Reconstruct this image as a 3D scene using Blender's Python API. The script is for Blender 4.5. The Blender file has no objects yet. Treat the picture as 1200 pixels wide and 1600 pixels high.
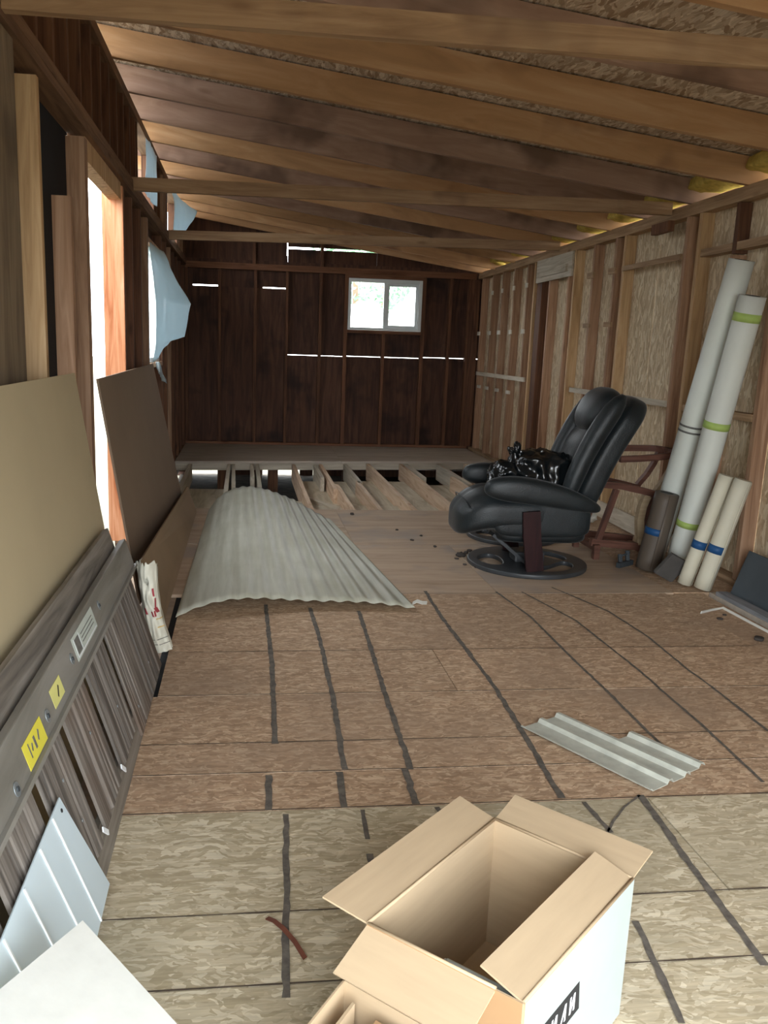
import bpy, bmesh, math, random
from mathutils import Vector, Matrix, Euler, noise
random.seed(7)
PI = math.pi
SC = bpy.context.scene
COL = SC.collection

# ------------------------------------------------------------------ camera
CAM_H = 1.4
cd = bpy.data.cameras.new('camera')
cd.sensor_fit = 'AUTO'; cd.sensor_width = 36.0
cd.lens = 1305.0 / 1600.0 * 36.0
cd.shift_x = 60.0 / 1600.0
cd.shift_y = 6.0 / 1600.0
cd.clip_start = 0.05; cd.clip_end = 500
cam = bpy.data.objects.new('camera', cd); COL.objects.link(cam)
dv = Vector((382 - 540, 536 - 806, 1305.0)).normalized()        # room's long axis seen from the camera
upv = dv.cross(Vector((1, 0.0335, 0))).normalized()
if upv.y > 0: upv = -upv
rv = dv.cross(upv).normalized()
if rv.x < 0: rv = -rv
cx = Vector((rv.x, dv.x, upv.x)); cy = -Vector((rv.y, dv.y, upv.y)); cz = -Vector((rv.z, dv.z, upv.z))
M4 = Matrix((cx, cy, cz)).transposed().to_4x4(); M4.translation = (0, 0, CAM_H)
cam.matrix_world = M4
SC.camera = cam

# ------------------------------------------------------------------ world, portals, exposure
w = bpy.data.worlds.new('world'); SC.world = w; w.use_nodes = True
bg = w.node_tree.nodes['Background']
bg.inputs[0].default_value = (0.91, 0.96, 1.0, 1)
bg.inputs[1].default_value = 6.0
SC.view_settings.view_transform = 'Standard'
SC.view_settings.look = 'None'
SC.view_settings.gamma = 1.0
SC.view_settings.use_curve_mapping = False
SC.view_settings.exposure = 1.2

def portal(loc, rot, sx, sy):
    l = bpy.data.lights.new('daylight_portal', 'AREA'); l.shape = 'RECTANGLE'
    l.size = sx; l.size_y = sy; l.energy = 1.0
    o = bpy.data.objects.new('daylight_portal', l); COL.objects.link(o)
    o.location = loc; o.rotation_euler = rot
    l.cycles.is_portal = True
    return o
DOOR = (-0.78, 1.8, 0.0, 2.2)            # doorway behind the camera
YF = -0.55                                # front wall
portal(((DOOR[0]+DOOR[1])/2, YF - 0.12, (DOOR[2]+DOOR[3])/2), (PI/2, 0, 0), DOOR[1]-DOOR[0], DOOR[3]-DOOR[2])

# ------------------------------------------------------------------ helpers
def lin(h):
    h = h.lstrip('#'); c = [int(h[i:i+2], 16)/255 for i in (0, 2, 4)]
    return tuple(x/12.92 if x <= .04045 else ((x+.055)/1.055)**2.4 for x in c) + (1,)

def tag(o, label=None, cat=None, group=None, kind=None):
    if label: o['label'] = label
    if cat: o['category'] = cat
    if group: o['group'] = group
    if kind: o['kind'] = kind
    return o

def WM(o):
    m = o.matrix_basis.copy()
    return m if o.parent is None else WM(o.parent) @ o.matrix_parent_inverse @ m

def attach(o, p, local=False):
    if p is None: return o
    o.parent = p
    if not local: o.matrix_parent_inverse = WM(p).inverted()
    return o

def empty(name, loc=(0, 0, 0), rz=0):
    o = bpy.data.objects.new(name, None); COL.objects.link(o)
    o.empty_display_size = 0.1
    o.location = loc; o.rotation_euler = (0, 0, rz)
    return o

def mesh(name, verts, faces, mat, parent=None, smooth=False, local=False, mats=None, fmat=None):
    me = bpy.data.meshes.new(name)
    me.from_pydata([tuple(v) for v in verts], [], faces)
    for m in (mats or [mat]): me.materials.append(m)
    if fmat:
        for p, i in zip(me.polygons, fmat): p.material_index = i
    if smooth:
        for p in me.polygons: p.use_smooth = True
    me.update()
    o = bpy.data.objects.new(name, me); COL.objects.link(o)
    return attach(o, parent, local)

def from_bm(name, bm, mat, parent=None, smooth=False, local=False):
    me = bpy.data.meshes.new(name); bm.to_mesh(me); bm.free()
    me.materials.append(mat)
    if smooth:
        for p in me.polygons: p.use_smooth = True
    o = bpy.data.objects.new(name, me); COL.objects.link(o)
    return attach(o, parent, local)

BF = [(0,1,3,2), (4,6,7,5), (0,4,5,1), (2,3,7,6), (0,2,6,4), (1,5,7,3)]
def boxverts(x0, x1, y0, y1, z0, z1):
    return [(x, y, z) for x in (x0, x1) for y in (y0, y1) for z in (z0, z1)]

def box(name, b, mat, parent=None, local=False, bevel=0.0):
    """axis aligned box; the object's origin sits at the box centre, so its grain is its own"""
    x0, x1, y0, y1, z0, z1 = b
    c = Vector(((x0+x1)/2, (y0+y1)/2, (z0+z1)/2))
    hx, hy, hz = (x1-x0)/2, (y1-y0)/2, (z1-z0)/2
    if bevel:
        bm = bmesh.new()
        vs = [bm.verts.new(v) for v in boxverts(-hx, hx, -hy, hy, -hz, hz)]
        for f in BF: bm.faces.new([vs[i] for i in f])
        bmesh.ops.recalc_face_normals(bm, faces=bm.faces)
        bmesh.ops.bevel(bm, geom=list(bm.edges), offset=bevel, segments=2, affect='EDGES', profile=.6)
        o = from_bm(name, bm, mat)
    else:
        o = mesh(name, boxverts(-hx, hx, -hy, hy, -hz, hz), BF, mat)
    o.location = c
    return attach(o, parent, local)

def beam(name, p0, p1, wdt, hgt, mat, parent=None, local=False, up=(0, 0, 1), bevel=0.0):
    """board from p0 to p1 (centre line); local x runs along it, wdt sideways, hgt along up"""
    p0 = Vector(p0); p1 = Vector(p1)
    L = (p1-p0).length; x = (p1-p0)/L
    up = Vector(up); y = up.cross(x).normalized(); z = x.cross(y)
    o = box(name, (-L/2, L/2, -wdt/2, wdt/2, -hgt/2, hgt/2), mat, bevel=bevel)
    m = Matrix((x, y, z)).transposed().to_4x4(); m.translation = (p0+p1)/2
    o.matrix_world = m
    return attach(o, parent, local)

def slab(name, pts, th, mat, parent=None, local=False, mats=None):
    """four corner points give the top face, th goes against the face normal"""
    a, b, c, d = [Vector(p) for p in pts]
    n = (b-a).cross(d-a).normalized()
    cen = (a+b+c+d)/4
    x = (b-a).normalized(); y = n.cross(x)
    R = Matrix((x, y, n)).transposed()
    V = []
    for p in (a, b, c, d): V.append(R.transposed() @ (p-cen))
    for p in (a, b, c, d): V.append(R.transposed() @ (p-cen-n*th))
    F = [(0,1,2,3), (7,6,5,4), (0,4,5,1), (1,5,6,2), (2,6,7,3), (3,7,4,0)]
    o = mesh(name, V, F, mat, mats=mats, fmat=[0, 1, 0, 0, 0, 0] if mats else None)
    m = R.to_4x4(); m.translation = cen
    o.matrix_world = m
    return attach(o, parent, local)

def tube(name, pts, r, mat, parent=None, seg=16, caps=True, radii=None, local=False, smooth=True, squash=None):
    pts = [Vector(p) for p in pts]; V = []; F = []
    n = len(pts)
    t0 = (pts[1]-pts[0]).normalized()
    ref = Vector((0, 0, 1)) if abs(t0.z) < .9 else Vector((1, 0, 0))
    u = t0.cross(ref).normalized()
    for i, p in enumerate(pts):
        t = (pts[min(i+1, n-1)]-pts[max(i-1, 0)]).normalized()
        u = (u - t*u.dot(t)).normalized(); v = t.cross(u)
        rr = radii[i] if radii else r
        for k in range(seg):
            a = 2*PI*k/seg
            su, sv = (squash if squash else (1, 1))
            V.append(p + u*math.cos(a)*rr*su + v*math.sin(a)*rr*sv)
    for i in range(n-1):
        for k in range(seg):
            F.append((i*seg+k, i*seg+(k+1) % seg, (i+1)*seg+(k+1) % seg, (i+1)*seg+k))
    if caps:
        F.append(tuple(range(seg-1, -1, -1))); F.append(tuple((n-1)*seg+k for k in range(seg)))
    o = mesh(name, V, F, mat, None, smooth)
    if caps and smooth:
        o.data.polygons[-1].use_smooth = False; o.data.polygons[-2].use_smooth = False
    return attach(o, parent, local)

def ribbon(name, pts, wdt, th, mat, parent=None, side=(0, 1, 0), local=False):
    """bent board along pts; wdt runs along side, th across"""
    pts = [Vector(p) for p in pts]; s = Vector(side).normalized(); V = []; F = []; n = len(pts)
    for i, p in enumerate(pts):
        t = (pts[min(i+1, n-1)]-pts[max(i-1, 0)]).normalized()
        nn = t.cross(s).normalized()
        for a, b in ((-1, -1), (1, -1), (1, 1), (-1, 1)):
            V.append(p + s*a*wdt/2 + nn*b*th/2)
    for i in range(n-1):
        for k in range(4):
            F.append((i*4+k, i*4+(k+1) % 4, (i+1)*4+(k+1) % 4, (i+1)*4+k))
    F.append((3, 2, 1, 0)); F.append(tuple((n-1)*4+k for k in range(4)))
    return mesh(name, V, F, mat, parent, False, local)

def puff(name, dims, loc, mat, parent=None, rot=(0, 0, 0), ex=4.0, n=10, deform=None, local=False):
    """rounded cushion (superellipsoid); deform(p in -1..1, q) may move points in metres"""
    bm = bmesh.new()
    bmesh.ops.create_cube(bm, size=2.0)
    bmesh.ops.subdivide_edges(bm, edges=list(bm.edges), cuts=n, use_grid_fill=True)
    for v in bm.verts:
        p = v.co.copy()
        m = max(abs(p.x), abs(p.y), abs(p.z))
        s = (abs(p.x)**ex+abs(p.y)**ex+abs(p.z)**ex)**(1/ex)
        p = p*(m/s)
        q = Vector((p.x*dims[0]/2, p.y*dims[1]/2, p.z*dims[2]/2))
        if deform: q = deform(p, q)
        v.co = q
    o = from_bm(name, bm, mat, None, True)
    o.location = loc; o.rotation_euler = rot
    return attach(o, parent, local)

# ------------------------------------------------------------------ materials
def newmat(name, rough=.7, spec=.3):
    m = bpy.data.materials.new(name); m.use_nodes = True
    b = m.node_tree.nodes['Principled BSDF']
    b.inputs['Roughness'].default_value = rough
    b.inputs['Specular IOR Level'].default_value = spec
    return m, m.node_tree, b
def N(t, k, **kw):
    n = t.nodes.new(k)
    for a, v in kw.items(): setattr(n, a, v)
    return n
def coords(t, scale, rot=(0, 0, 0), rnd=True, src='Object'):
    tc = N(t, 'ShaderNodeTexCoord'); out = tc.outputs[src]
    if rnd:
        oi = N(t, 'ShaderNodeObjectInfo')
        mu = N(t, 'ShaderNodeMath', operation='MULTIPLY'); mu.inputs[1].default_value = 37.0
        t.links.new(oi.outputs['Random'], mu.inputs[0])
        va = N(t, 'ShaderNodeVectorMath', operation='ADD')
        t.links.new(out, va.inputs[0]); t.links.new(mu.outputs[0], va.inputs[1]); out = va.outputs[0]
    mp = N(t, 'ShaderNodeMapping'); mp.inputs['Scale'].default_value = scale; mp.inputs['Rotation'].default_value = rot
    t.links.new(out, mp.inputs['Vector'])
    return mp.outputs[0]
def noisetex(t, vec, scale, detail=4, rough=.55, dist=0.0):
    n = N(t, 'ShaderNodeTexNoise'); n.inputs['Scale'].default_value = scale; n.inputs['Detail'].default_value = detail
    n.inputs['Roughness'].default_value = rough; n.inputs['Distortion'].default_value = dist
    t.links.new(vec, n.inputs['Vector']); return n.outputs['Fac']
def ramp(t, fac, stops):
    r = N(t, 'ShaderNodeValToRGB'); e = r.color_ramp.elements
    while len(e) < len(stops): e.new(.5)
    for x, (p, c) in zip(e, stops): x.position = p; x.color = c if not isinstance(c, str) else lin(c)
    t.links.new(fac, r.inputs[0]); return r.outputs['Color']
def mixc(t, fac, a, b, mode='MIX'):
    m = N(t, 'ShaderNodeMix', data_type='RGBA', blend_type=mode)
    if isinstance(fac, (int, float)): m.inputs[0].default_value = fac
    else: t.links.new(fac, m.inputs[0])
    for s, v in ((6, a), (7, b)):
        if isinstance(v, (str, tuple)): m.inputs[s].default_value = lin(v) if isinstance(v, str) else v
        else: t.links.new(v, m.inputs[s])
    return m.outputs[2]
def rndval(t, col, lo, hi):
    oi = N(t, 'ShaderNodeObjectInfo'); mr = N(t, 'ShaderNodeMapRange')
    mr.inputs[3].default_value = lo; mr.inputs[4].default_value = hi
    t.links.new(oi.outputs['Random'], mr.inputs[0])
    h = N(t, 'ShaderNodeHueSaturation'); t.links.new(mr.outputs[0], h.inputs['Value']); t.links.new(col, h.inputs['Color'])
    return h.outputs[0]
def bump(t, b, fac, strength=.3, dist=.01):
    n = N(t, 'ShaderNodeBump'); n.inputs['Strength'].default_value = strength; n.inputs['Distance'].default_value = dist
    t.links.new(fac, n.inputs['Height']); t.links.new(n.outputs[0], b.inputs['Normal'])

def wood(name, dark, mid, light, along='x', grain=1.0, lo=.82, hi=1.12, rough=.75, stain=None, knots=True, stain_at=.56):
    m, t, b = newmat(name, rough, .25)
    g = 26*grain
    sc = {'x': (1.3, g, g), 'y': (g, 1.3, g), 'z': (g, g, 1.3)}[along]
    v = coords(t, sc)
    f = noisetex(t, v, 1.0, 5, .6, 1.2)
    col = ramp(t, f, [(.28, dark), (.5, mid), (.72, light)])
    v2 = coords(t, (1.4, 1.4, 1.4))
    big = noisetex(t, v2, 1.3, 3)
    if stain:
        r = ramp(t, big, [(stain_at, (0, 0, 0, 1)), (stain_at+.14, (.8, .8, .8, 1))])
        col = mixc(t, r, col, stain)
    if knots:
        kv = coords(t, {'x': (2.2, 7, 7), 'y': (7, 2.2, 7), 'z': (7, 7, 2.2)}[along])
        vo = N(t, 'ShaderNodeTexVoronoi'); vo.inputs['Scale'].default_value = 1.0
        t.links.new(kv, vo.inputs['Vector'])
        k = ramp(t, vo.outputs['Distance'], [(.05, (1, 1, 1, 1)), (.16, (0, 0, 0, 1))])
        col = mixc(t, k, col, dark)
    col = rndval(t, col, lo, hi)
    t.links.new(col, b.inputs['Base Color'])
    bump(t, b, f, .25, .004)
    return m

def osb(name, cols, along='x', s=1.0, lo=.95, hi=1.05, stain=None, stain_at=.55, stain_scale=.9, rough=.8, bumpy=.25):
    """pressed strand board: two layers of long flakes lying roughly along one axis"""
    m, t, b = newmat(name, rough, .25)
    d = {'x': (9*s, 44*s, 44*s), 'y': (44*s, 9*s, 44*s), 'z': (44*s, 44*s, 9*s)}[along]
    ax = {'x': 2, 'y': 2, 'z': 0}[along]
    wv = coords(t, (1, 1, 1))
    nz = N(t, 'ShaderNodeTexNoise'); nz.inputs['Scale'].default_value = 3.2*s; nz.inputs['Detail'].default_value = 3
    t.links.new(wv, nz.inputs['Vector'])
    fs = []
    for k, ang in enumerate((.35, -.3, .0)):
        rot = [0, 0, 0]; rot[ax] = ang
        va = N(t, 'ShaderNodeVectorMath', operation='MULTIPLY_ADD')
        t.links.new(nz.outputs['Color'], va.inputs[0]); va.inputs[1].default_value = (.09, .09, .09)
        t.links.new(wv, va.inputs[2])
        mp = N(t, 'ShaderNodeMapping'); mp.inputs['Scale'].default_value = [q*(1, .8, .62)[k] for q in d]
        mp.inputs['Rotation'].default_value = rot; mp.inputs['Location'].default_value = (3.7*k, 1.9*k, .7*k)
        mp.vector_type = 'TEXTURE' if False else 'POINT'
        r0 = N(t, 'ShaderNodeVectorRotate', rotation_type='EULER_XYZ'); r0.inputs['Rotation'].default_value = rot
        t.links.new(va.outputs[0], r0.inputs['Vector'])
        mp.inputs['Rotation'].default_value = (0, 0, 0)
        t.links.new(r0.outputs[0], mp.inputs['Vector'])
        vo = N(t, 'ShaderNodeTexVoronoi'); vo.inputs['Scale'].default_value = 1.0
        t.links.new(mp.outputs[0], vo.inputs['Vector'])
        sep = N(t, 'ShaderNodeSeparateColor'); t.links.new(vo.outputs['Color'], sep.inputs[0])
        fs.append((sep.outputs[0], sep.outputs[1]))
    n = len(cols)
    st = [(i/(n-1)*.8+.1, c) for i, c in enumerate(cols)]
    c1 = ramp(t, fs[0][0], st); c2 = ramp(t, fs[1][0], st); c3 = ramp(t, fs[2][0], st)
    g = N(t, 'ShaderNodeMath', operation='GREATER_THAN'); g.inputs[1].default_value = .55; t.links.new(fs[1][1], g.inputs[0])
    g3 = N(t, 'ShaderNodeMath', operation='GREATER_THAN'); g3.inputs[1].default_value = .7; t.links.new(fs[2][1], g3.inputs[0])
    col = mixc(t, g.outputs[0], c1, c2); col = mixc(t, g3.outputs[0], col, c3)
    fine = noisetex(t, coords(t, {'x': (12, 160, 160), 'y': (160, 12, 160), 'z': (160, 160, 12)}[along]), 1.0, 2)
    fr = ramp(t, fine, [(.3, (.78, .78, .78, 1)), (.7, (1.12, 1.12, 1.12, 1))])
    col = mixc(t, .8, col, fr, 'MULTIPLY')
    if stain:
        big = noisetex(t, coords(t, (1, 1, 1)), stain_scale, 4, .6)
        r = ramp(t, big, [(stain_at, (0, 0, 0, 1)), (stain_at+.2, (.75, .75, .75, 1))])
        col = mixc(t, r, col, stain)
    col = rndval(t, col, lo, hi)
    t.links.new(col, b.inputs['Base Color'])
    if bumpy: bump(t, b, fs[0][0], bumpy, .002)
    return m

def plain(name, col, rough=.6, spec=.3, var=.12, scale=6.0, bmp=0.0, metallic=0.0, stretch=(1, 1, 1)):
    m, t, b = newmat(name, rough, spec); b.inputs['Metallic'].default_value = metallic
    f = noisetex(t, coords(t, tuple(scale*s for s in stretch)), 1.0, 4)
    c = lin(col)
    a = tuple(max(0, x*(1-var)) for x in c[:3])+(1,); z = tuple(min(1, x*(1+var)) for x in c[:3])+(1,)
    t.links.new(ramp(t, f, [(.3, a), (.7, z)]), b.inputs['Base Color'])
    if bmp: bump(t, b, f, bmp, .01)
    return m

M = {}
M['rafter'] = wood('rafter_wood', '#ae8762', '#bf956c', '#cda781', 'x', .35, .86, 1.1, stain='#8a654e', stain_at=.6)
M['rafter_grey'] = wood('greyed_rafter_wood', '#917362', '#a28472', '#b39786', 'x', .35, .85, 1.1, stain='#6b5447', stain_at=.52)
M['tie'] = wood('tie_wood', '#86684e', '#a08163', '#b39677', 'x', .6, .9, 1.05, stain='#6f5543')
M['roof'] = osb('roof_strand_board', ['#a8937c', '#c0ad97', '#cdbca7', '#dfd1be', '#9c846c'], 'x', 1.6, stain='#84705f', stain_at=.6)
M['floor'] = osb('floor_strand_board', ['#a4886e', '#b89a7e', '#c0a386', '#d6bc9f', '#ac9076'], 'x', 3.1, .95, 1.05, stain='#9f8873', stain_at=.5)
M['floor_grey'] = osb('weathered_floor_board', ['#ad9f83', '#bdaf94', '#c5b89d', '#dacfb6', '#b2a488'], 'x', 2.7, .95, 1.05, stain='#a49a82', stain_at=.5)
M['floor_ply'] = wood('dusty_floor_plywood', '#a38c75', '#b59e87', '#c0aa93', 'x', .35, .96, 1.04, stain='#9d9187', knots=False, stain_at=.5)
M['far_floor'] = wood('far_floor_board', '#a09384', '#b8ab9c', '#c6baab', 'x', .4, .95, 1.05, knots=False)
M['marker'] = plain('dark_marking', '#67615a', .8, .2, .35, 40)
M['osb_wall'] = osb('wall_strand_board', ['#bda687', '#cdb696', '#d9c5a4', '#e8d9bd', '#c4ad8c'], 'z', 1.5, .95, 1.04, stain='#ac9273', stain_at=.58, stain_scale=1.4)
M['stud'] = wood('stud_wood', '#86644e', '#a88468', '#bf9d82', 'z', .8, .78, 1.15)
M['stud_pale'] = wood('pale_stud_wood', '#a07e57', '#c2a077', '#d4b68e', 'z', .8, .9, 1.1)
M['stud_dark'] = wood('dark_stud_wood', '#4e3426', '#6a4835', '#80593f', 'z', .8, .75, 1.1)
M['stud_red'] = wood('orange_stud_wood', '#a8623c', '#c98a63', '#dba582', 'z', .8, .95, 1.05)  # brighter, redder wood colour, used for the far jamb only
M['plate'] = wood('plate_wood', '#80644a', '#a58767', '#bda182', 'y', .8, .9, 1.1)
M['plate_dark'] = wood('dark_plate_wood', '#5a4130', '#775a44', '#8c6c52', 'y', .8, .9, 1.1)
M['plate_x'] = wood('back_plate_wood', '#5c3a26', '#76503a', '#8a6249', 'x', .8, .9, 1.1)
M['lath'] = wood('pale_lath_wood', '#a39682', '#c4b9a6', '#d8cfbf', 'y', .7, .92, 1.1, knots=False)
M['tag_pale'] = plain('pale_block_wood', '#d6cfc0', .8)
M['siding'] = wood('back_siding', '#3c2a22', '#54392d', '#674837', 'z', .5, .9, 1.1, knots=False, stain='#2c2220')
M['siding_left'] = wood('left_siding', '#3a2a22', '#523a2d', '#664b39', 'z', .5, .85, 1.1, knots=False)
M['ply_left'] = wood('weathered_plywood', '#5b4c3c', '#776752', '#8a7a63', 'z', .5, .95, 1.05, stain='#4c4338')
M['tar'] = plain('black_paper_slot_shade', '#1c1d20', .8, .3)  # paper on the left wall; also the painted shade in the slot
M['joist'] = wood('joist_wood', '#b8977a', '#d3b79b', '#e2cbb2', 'x', .7, .9, 1.1)
M['joist_grey'] = wood('grey_joist_wood', '#a39785', '#bdb2a0', '#cbc2b2', 'x', .8, .88, 1.1, knots=False)
M['belly'] = wood('belly_plywood', '#a3957d', '#c0b39b', '#d0c5ae', 'y', .4, .92, 1.06, knots=False)
M['soil'] = plain('dark_soil', '#4b443c', .95, .1, .4, 9, .6)
M['tan'] = plain('tan_wall_panel', '#b7a98a', .75, .25, .06, 1.6)
M['tan_edge'] = plain('tan_panel_edge', '#b5aa92', .8)
M['brown_panel'] = plain('brown_wall_panel', '#8a7663', .75, .25, .06, 2)
M['brown_panel2'] = plain('brown_low_panel', '#9c8468', .75, .25, .08, 2)
M['yellow_infill'] = plain('yellow_eave_infill', '#c7ae5c', .95, .1, .25, 25, .7)
M['grass'] = plain('grass_ground', '#787567', .95, .1, .25, .6)
M['leaf'] = plain('tree_leaves', '#7fae86', .7, .3, .35, 3)
M['bark'] = plain('tree_bark', '#6b5a4a', .9)
M['white_paint'] = plain('white_painted_wall', '#f0f1ee', .6, .3, .03)
M['white_frame'] = plain('white_window_frame', '#e6ecec', .4, .4, .03)

def glassmat():
    m, t, b = newmat('window_glass', .02)
    for n in list(t.nodes): t.nodes.remove(n)
    o = N(t, 'ShaderNodeOutputMaterial'); g = N(t, 'ShaderNodeBsdfGlossy'); tr = N(t, 'ShaderNodeBsdfTransparent')
    g.inputs['Roughness'].default_value = .02
    fr = N(t, 'ShaderNodeFresnel'); fr.inputs[0].default_value = 1.45
    mx = N(t, 'ShaderNodeMixShader'); t.links.new(fr.outputs[0], mx.inputs[0]); t.links.new(tr.outputs[0], mx.inputs[1]); t.links.new(g.outputs[0], mx.inputs[2])
    t.links.new(mx.outputs[0], o.inputs[0]); return m
M['glass'] = glassmat()
def filmmat(name, col, trans, rough=.4):
    m, t, b = newmat(name, rough, .4)
    b.inputs['Base Color'].default_value = lin(col)
    o = t.nodes['Material Output']
    tl = N(t, 'ShaderNodeBsdfTranslucent'); tl.inputs[0].default_value = lin(col)
    mx = N(t, 'ShaderNodeMixShader'); mx.inputs[0].default_value = trans
    t.links.new(b.outputs[0], mx.inputs[1]); t.links.new(tl.outputs[0], mx.inputs[2]); t.links.new(mx.outputs[0], o.inputs[0])
    return m
M['wrap'] = filmmat('white_house_wrap', '#f4f5f6', .85)
M['film'] = filmmat('milky_plastic_film', '#c3d2d8', .3, .3)

def fibre():
    m, t, b = newmat('corrugated_fibreglass', .45, .4)
    f = noisetex(t, coords(t, (30, 2.2, 8)), 1.0, 4)
    f2 = noisetex(t, coords(t, (3, 3, 3)), 1.0, 3)
    c = ramp(t, f, [(.3, '#b4b3a2'), (.7, '#d2d1c2')])
    c = mixc(t, ramp(t, f2, [(.45, (0, 0, 0, 1)), (.75, (.6, .6, .6, 1))]), c, '#a9a68f')
    t.links.new(c, b.inputs['Base Color'])
    o = t.nodes['Material Output']; tl = N(t, 'ShaderNodeBsdfTranslucent'); tl.inputs[0].default_value = lin('#c9c8b4')
    mx = N(t, 'ShaderNodeMixShader'); mx.inputs[0].default_value = .2
    t.links.new(b.outputs[0], mx.inputs[1]); t.links.new(tl.outputs[0], mx.inputs[2]); t.links.new(mx.outputs[0], o.inputs[0])
    return m
M['fibre'] = fibre()

# ================================================================== THE SETTING
YB = 11.75                                       # inner face of the back wall studs
XL = -0.80                                       # inner face of the left wall studs
def zr(x): return 3.03 - 0.146*(x + 0.8)         # underside of the rafters

# ---- outside ground
g = box('ground', (-60, 60, -40, 90, -.8, -.46), M['grass']); tag(g, kind='structure', label='pale grass ground outside around the building', cat='ground')
soil = box('crawlspace_ground', (-.88, 3.3, 6.6, 11.9, -.455, -.435), M['soil']); tag(soil, kind='structure')

# ---- floor
floor = empty('floor'); tag(floor, kind='structure')
rows = [-.65, .2, .95, 1.62, 1.863, 2.335, 2.565, 2.78, 3.2, 3.69, 4.6, 5.82, 7.12]
for i in range(len(rows)-1):
    y0, y1 = rows[i], rows[i+1]
    xl = -.385 if y1 <= 2.57 else (-.36 if y1 <= 3.21 else (-.335 if y1 < 4.7 else -.42))
    xr = 2.545 if y1 < 4.7 else 2.6
    mt = M['floor_grey'] if y1 <= 2.34 else (M['floor'] if y1 < 4.7 else M['floor_ply'])
    cuts = {4: [1.31], 6: [2.0], 8: [.9], 10: [1.5], 11: [.8], 2: [1.6], 0: [1.1]}.get(i, [])
    xs = [xl]+cuts+[xr]
    for a, b_ in zip(xs[:-1], xs[1:]):
        dz = random.uniform(-.0015, .0015)
        box('floor_panel', (a+.0015, b_-.0015, y0+.002, y1-.002, -.02, dz), mt, floor)
box('under_board', (-.79, -.37, -.65, 7.1, -.05, -.024), M['floor_ply'], floor)
box('under_board', (-.37, 2.6, -.65, 7.0, -.05, -.024), M['tar'], floor)
# right margin: loose edge boards, an open slot with a blackened bottom, solid boards farther back
box('edge_board', (2.552, 2.80, 2.2, 4.624, -.03, -.010), M['floor'], floor)
box('edge_board', (2.84, 3.10, 2.2, 4.62, -.03, -.001), M['far_floor'], floor)
box('edge_board', (2.606, 3.14, 4.625, 7.1, -.03, -.004), M['floor'], floor)
box('slot_board', (2.80, 2.86, 2.2, 4.62, -.16, -.13), M['tar'], floor)  # black board: the slot's shade is put into its colour
box('edge_board', (2.552, 3.10, -.65, 2.195, -.03, -.004), M['floor_grey'], floor)
# open joists between the floor and the far floor
def joist(x0, x1, y0, y1, mat='joist', h=.2, top=-.015, t=.042):
    beam('joist', (x0, y0, top-h/2), (x1, y1, top-h/2), t, h, M[mat], floor)
joist(-.62, -.62, 6.9, 9.9, 'joist_grey')
joist(-.17, -.17, 7.0, 9.95, 'joist_grey'); joist(-.10, -.12, 8.6, 9.95, 'joist_grey')
joist(.165, .165, 7.0, 10.0, 'joist_grey'); joist(.10, .10, 9.0, 10.0, 'joist_grey')
joist(.60, .60, 7.0, 10.0); joist(.97, .97, 7.0, 8.6); joist(.93, .93, 8.3, 10.05); joist(.86, .86, 9.0, 10.0, 'joist_grey')
joist(1.24, 1.24, 8.7, 10.1, 'joist_grey')
joist(1.22, 1.22, 7.1, 8.8); joist(1.53, 1.53, 7.0, 10.15); joist(1.92, 1.95, 7.0, 10.2)
joist(2.02, 2.02, 9.1, 10.2, 'joist_grey')
joist(2.36, 2.36, 7.0, 9.2); joist(2.44, 2.44, 8.7, 10.25, 'joist_grey'); joist(2.80, 2.80, 7.0, 10.3)
beam('joist', (-.62, 7.02, -.115), (2.85, 7.02, -.115), .042, .2, M['joist'], floor)
# loose belly boards lying below the joists
for (x0, x1, y0, y1, z) in ((-.15, .16, 7.1, 8.9, -.26), (.2, .58, 7.1, 8.2, -.24), (.62, 1.2, 7.1, 8.05, -.25), (.62, 1.2, 8.12, 9.7, -.28),
                            (1.26, 1.51, 7.1, 8.0, -.24), (1.26, 1.9, 8.08, 9.7, -.27), (1.56, 1.9, 7.1, 8.0, -.25), (1.97, 2.34, 7.1, 8.1, -.25),
                            (2.0, 2.8, 8.3, 9.6, -.29), (-.8, -.2, 7.2, 9.2, -.3)):
    z += .11
    box('belly_board', (x0, x1, y0, y1, z-.012, z), M['belly'], floor)
for (p0, p1) in (((.62, 8.06, -.215), (.92, 8.06, -.215)), ((.98, 8.1, -.215), (1.22, 8.1, -.215)), ((1.26, 8.04, -.2), (1.5, 8.04, -.2)), ((.66, 8.5, -.17), (.9, 7.75, -.13)),
                 ((.2, 8.15, -.18), (.55, 8.2, -.18)), ((1.56, 8.05, -.2), (1.9, 8.05, -.2)), ((1.97, 8.2, -.2), (2.34, 8.2, -.2))):
    beam('blocking', p0, p1, .04, .06, M['joist_grey'], floor)
# far floor: thin boards on a rim, open to daylight below
slab('far_floor_panel', ((-.80, 9.92, .012), (1.2, 10.15, .012), (1.2, 11.74, .012), (-.80, 11.74, .012)), .025, M['far_floor'], floor)
slab('far_floor_panel', ((1.205, 10.15, .012), (3.17, 10.38, .012), (3.19, 11.74, .012), (1.205, 11.74, .012)), .025, M['far_floor'], floor)
beam('rim_board', (-.8, 9.97, -.058), (3.17, 10.43, -.058), .03, .085, M['joist_grey'], floor)
for x in (-.17, .165, .6, .93, 1.53, 1.95, 2.4, 2.8):
    box('sleeper', (x-.025, x+.025, 10.45, 11.7, -.11, -.015), M['stud_dark'], floor)
for x, y in ((-.25, 10.1), (.36, 10.15), (.16, 10.1), (1.0, 10.25), (1.3, 10.3), (2.1, 10.4), (2.6, 10.4)):
    box('pier', (x-.06, x+.06, y, y+.16, -.435, -.10), M['stud_dark'], floor)

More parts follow.
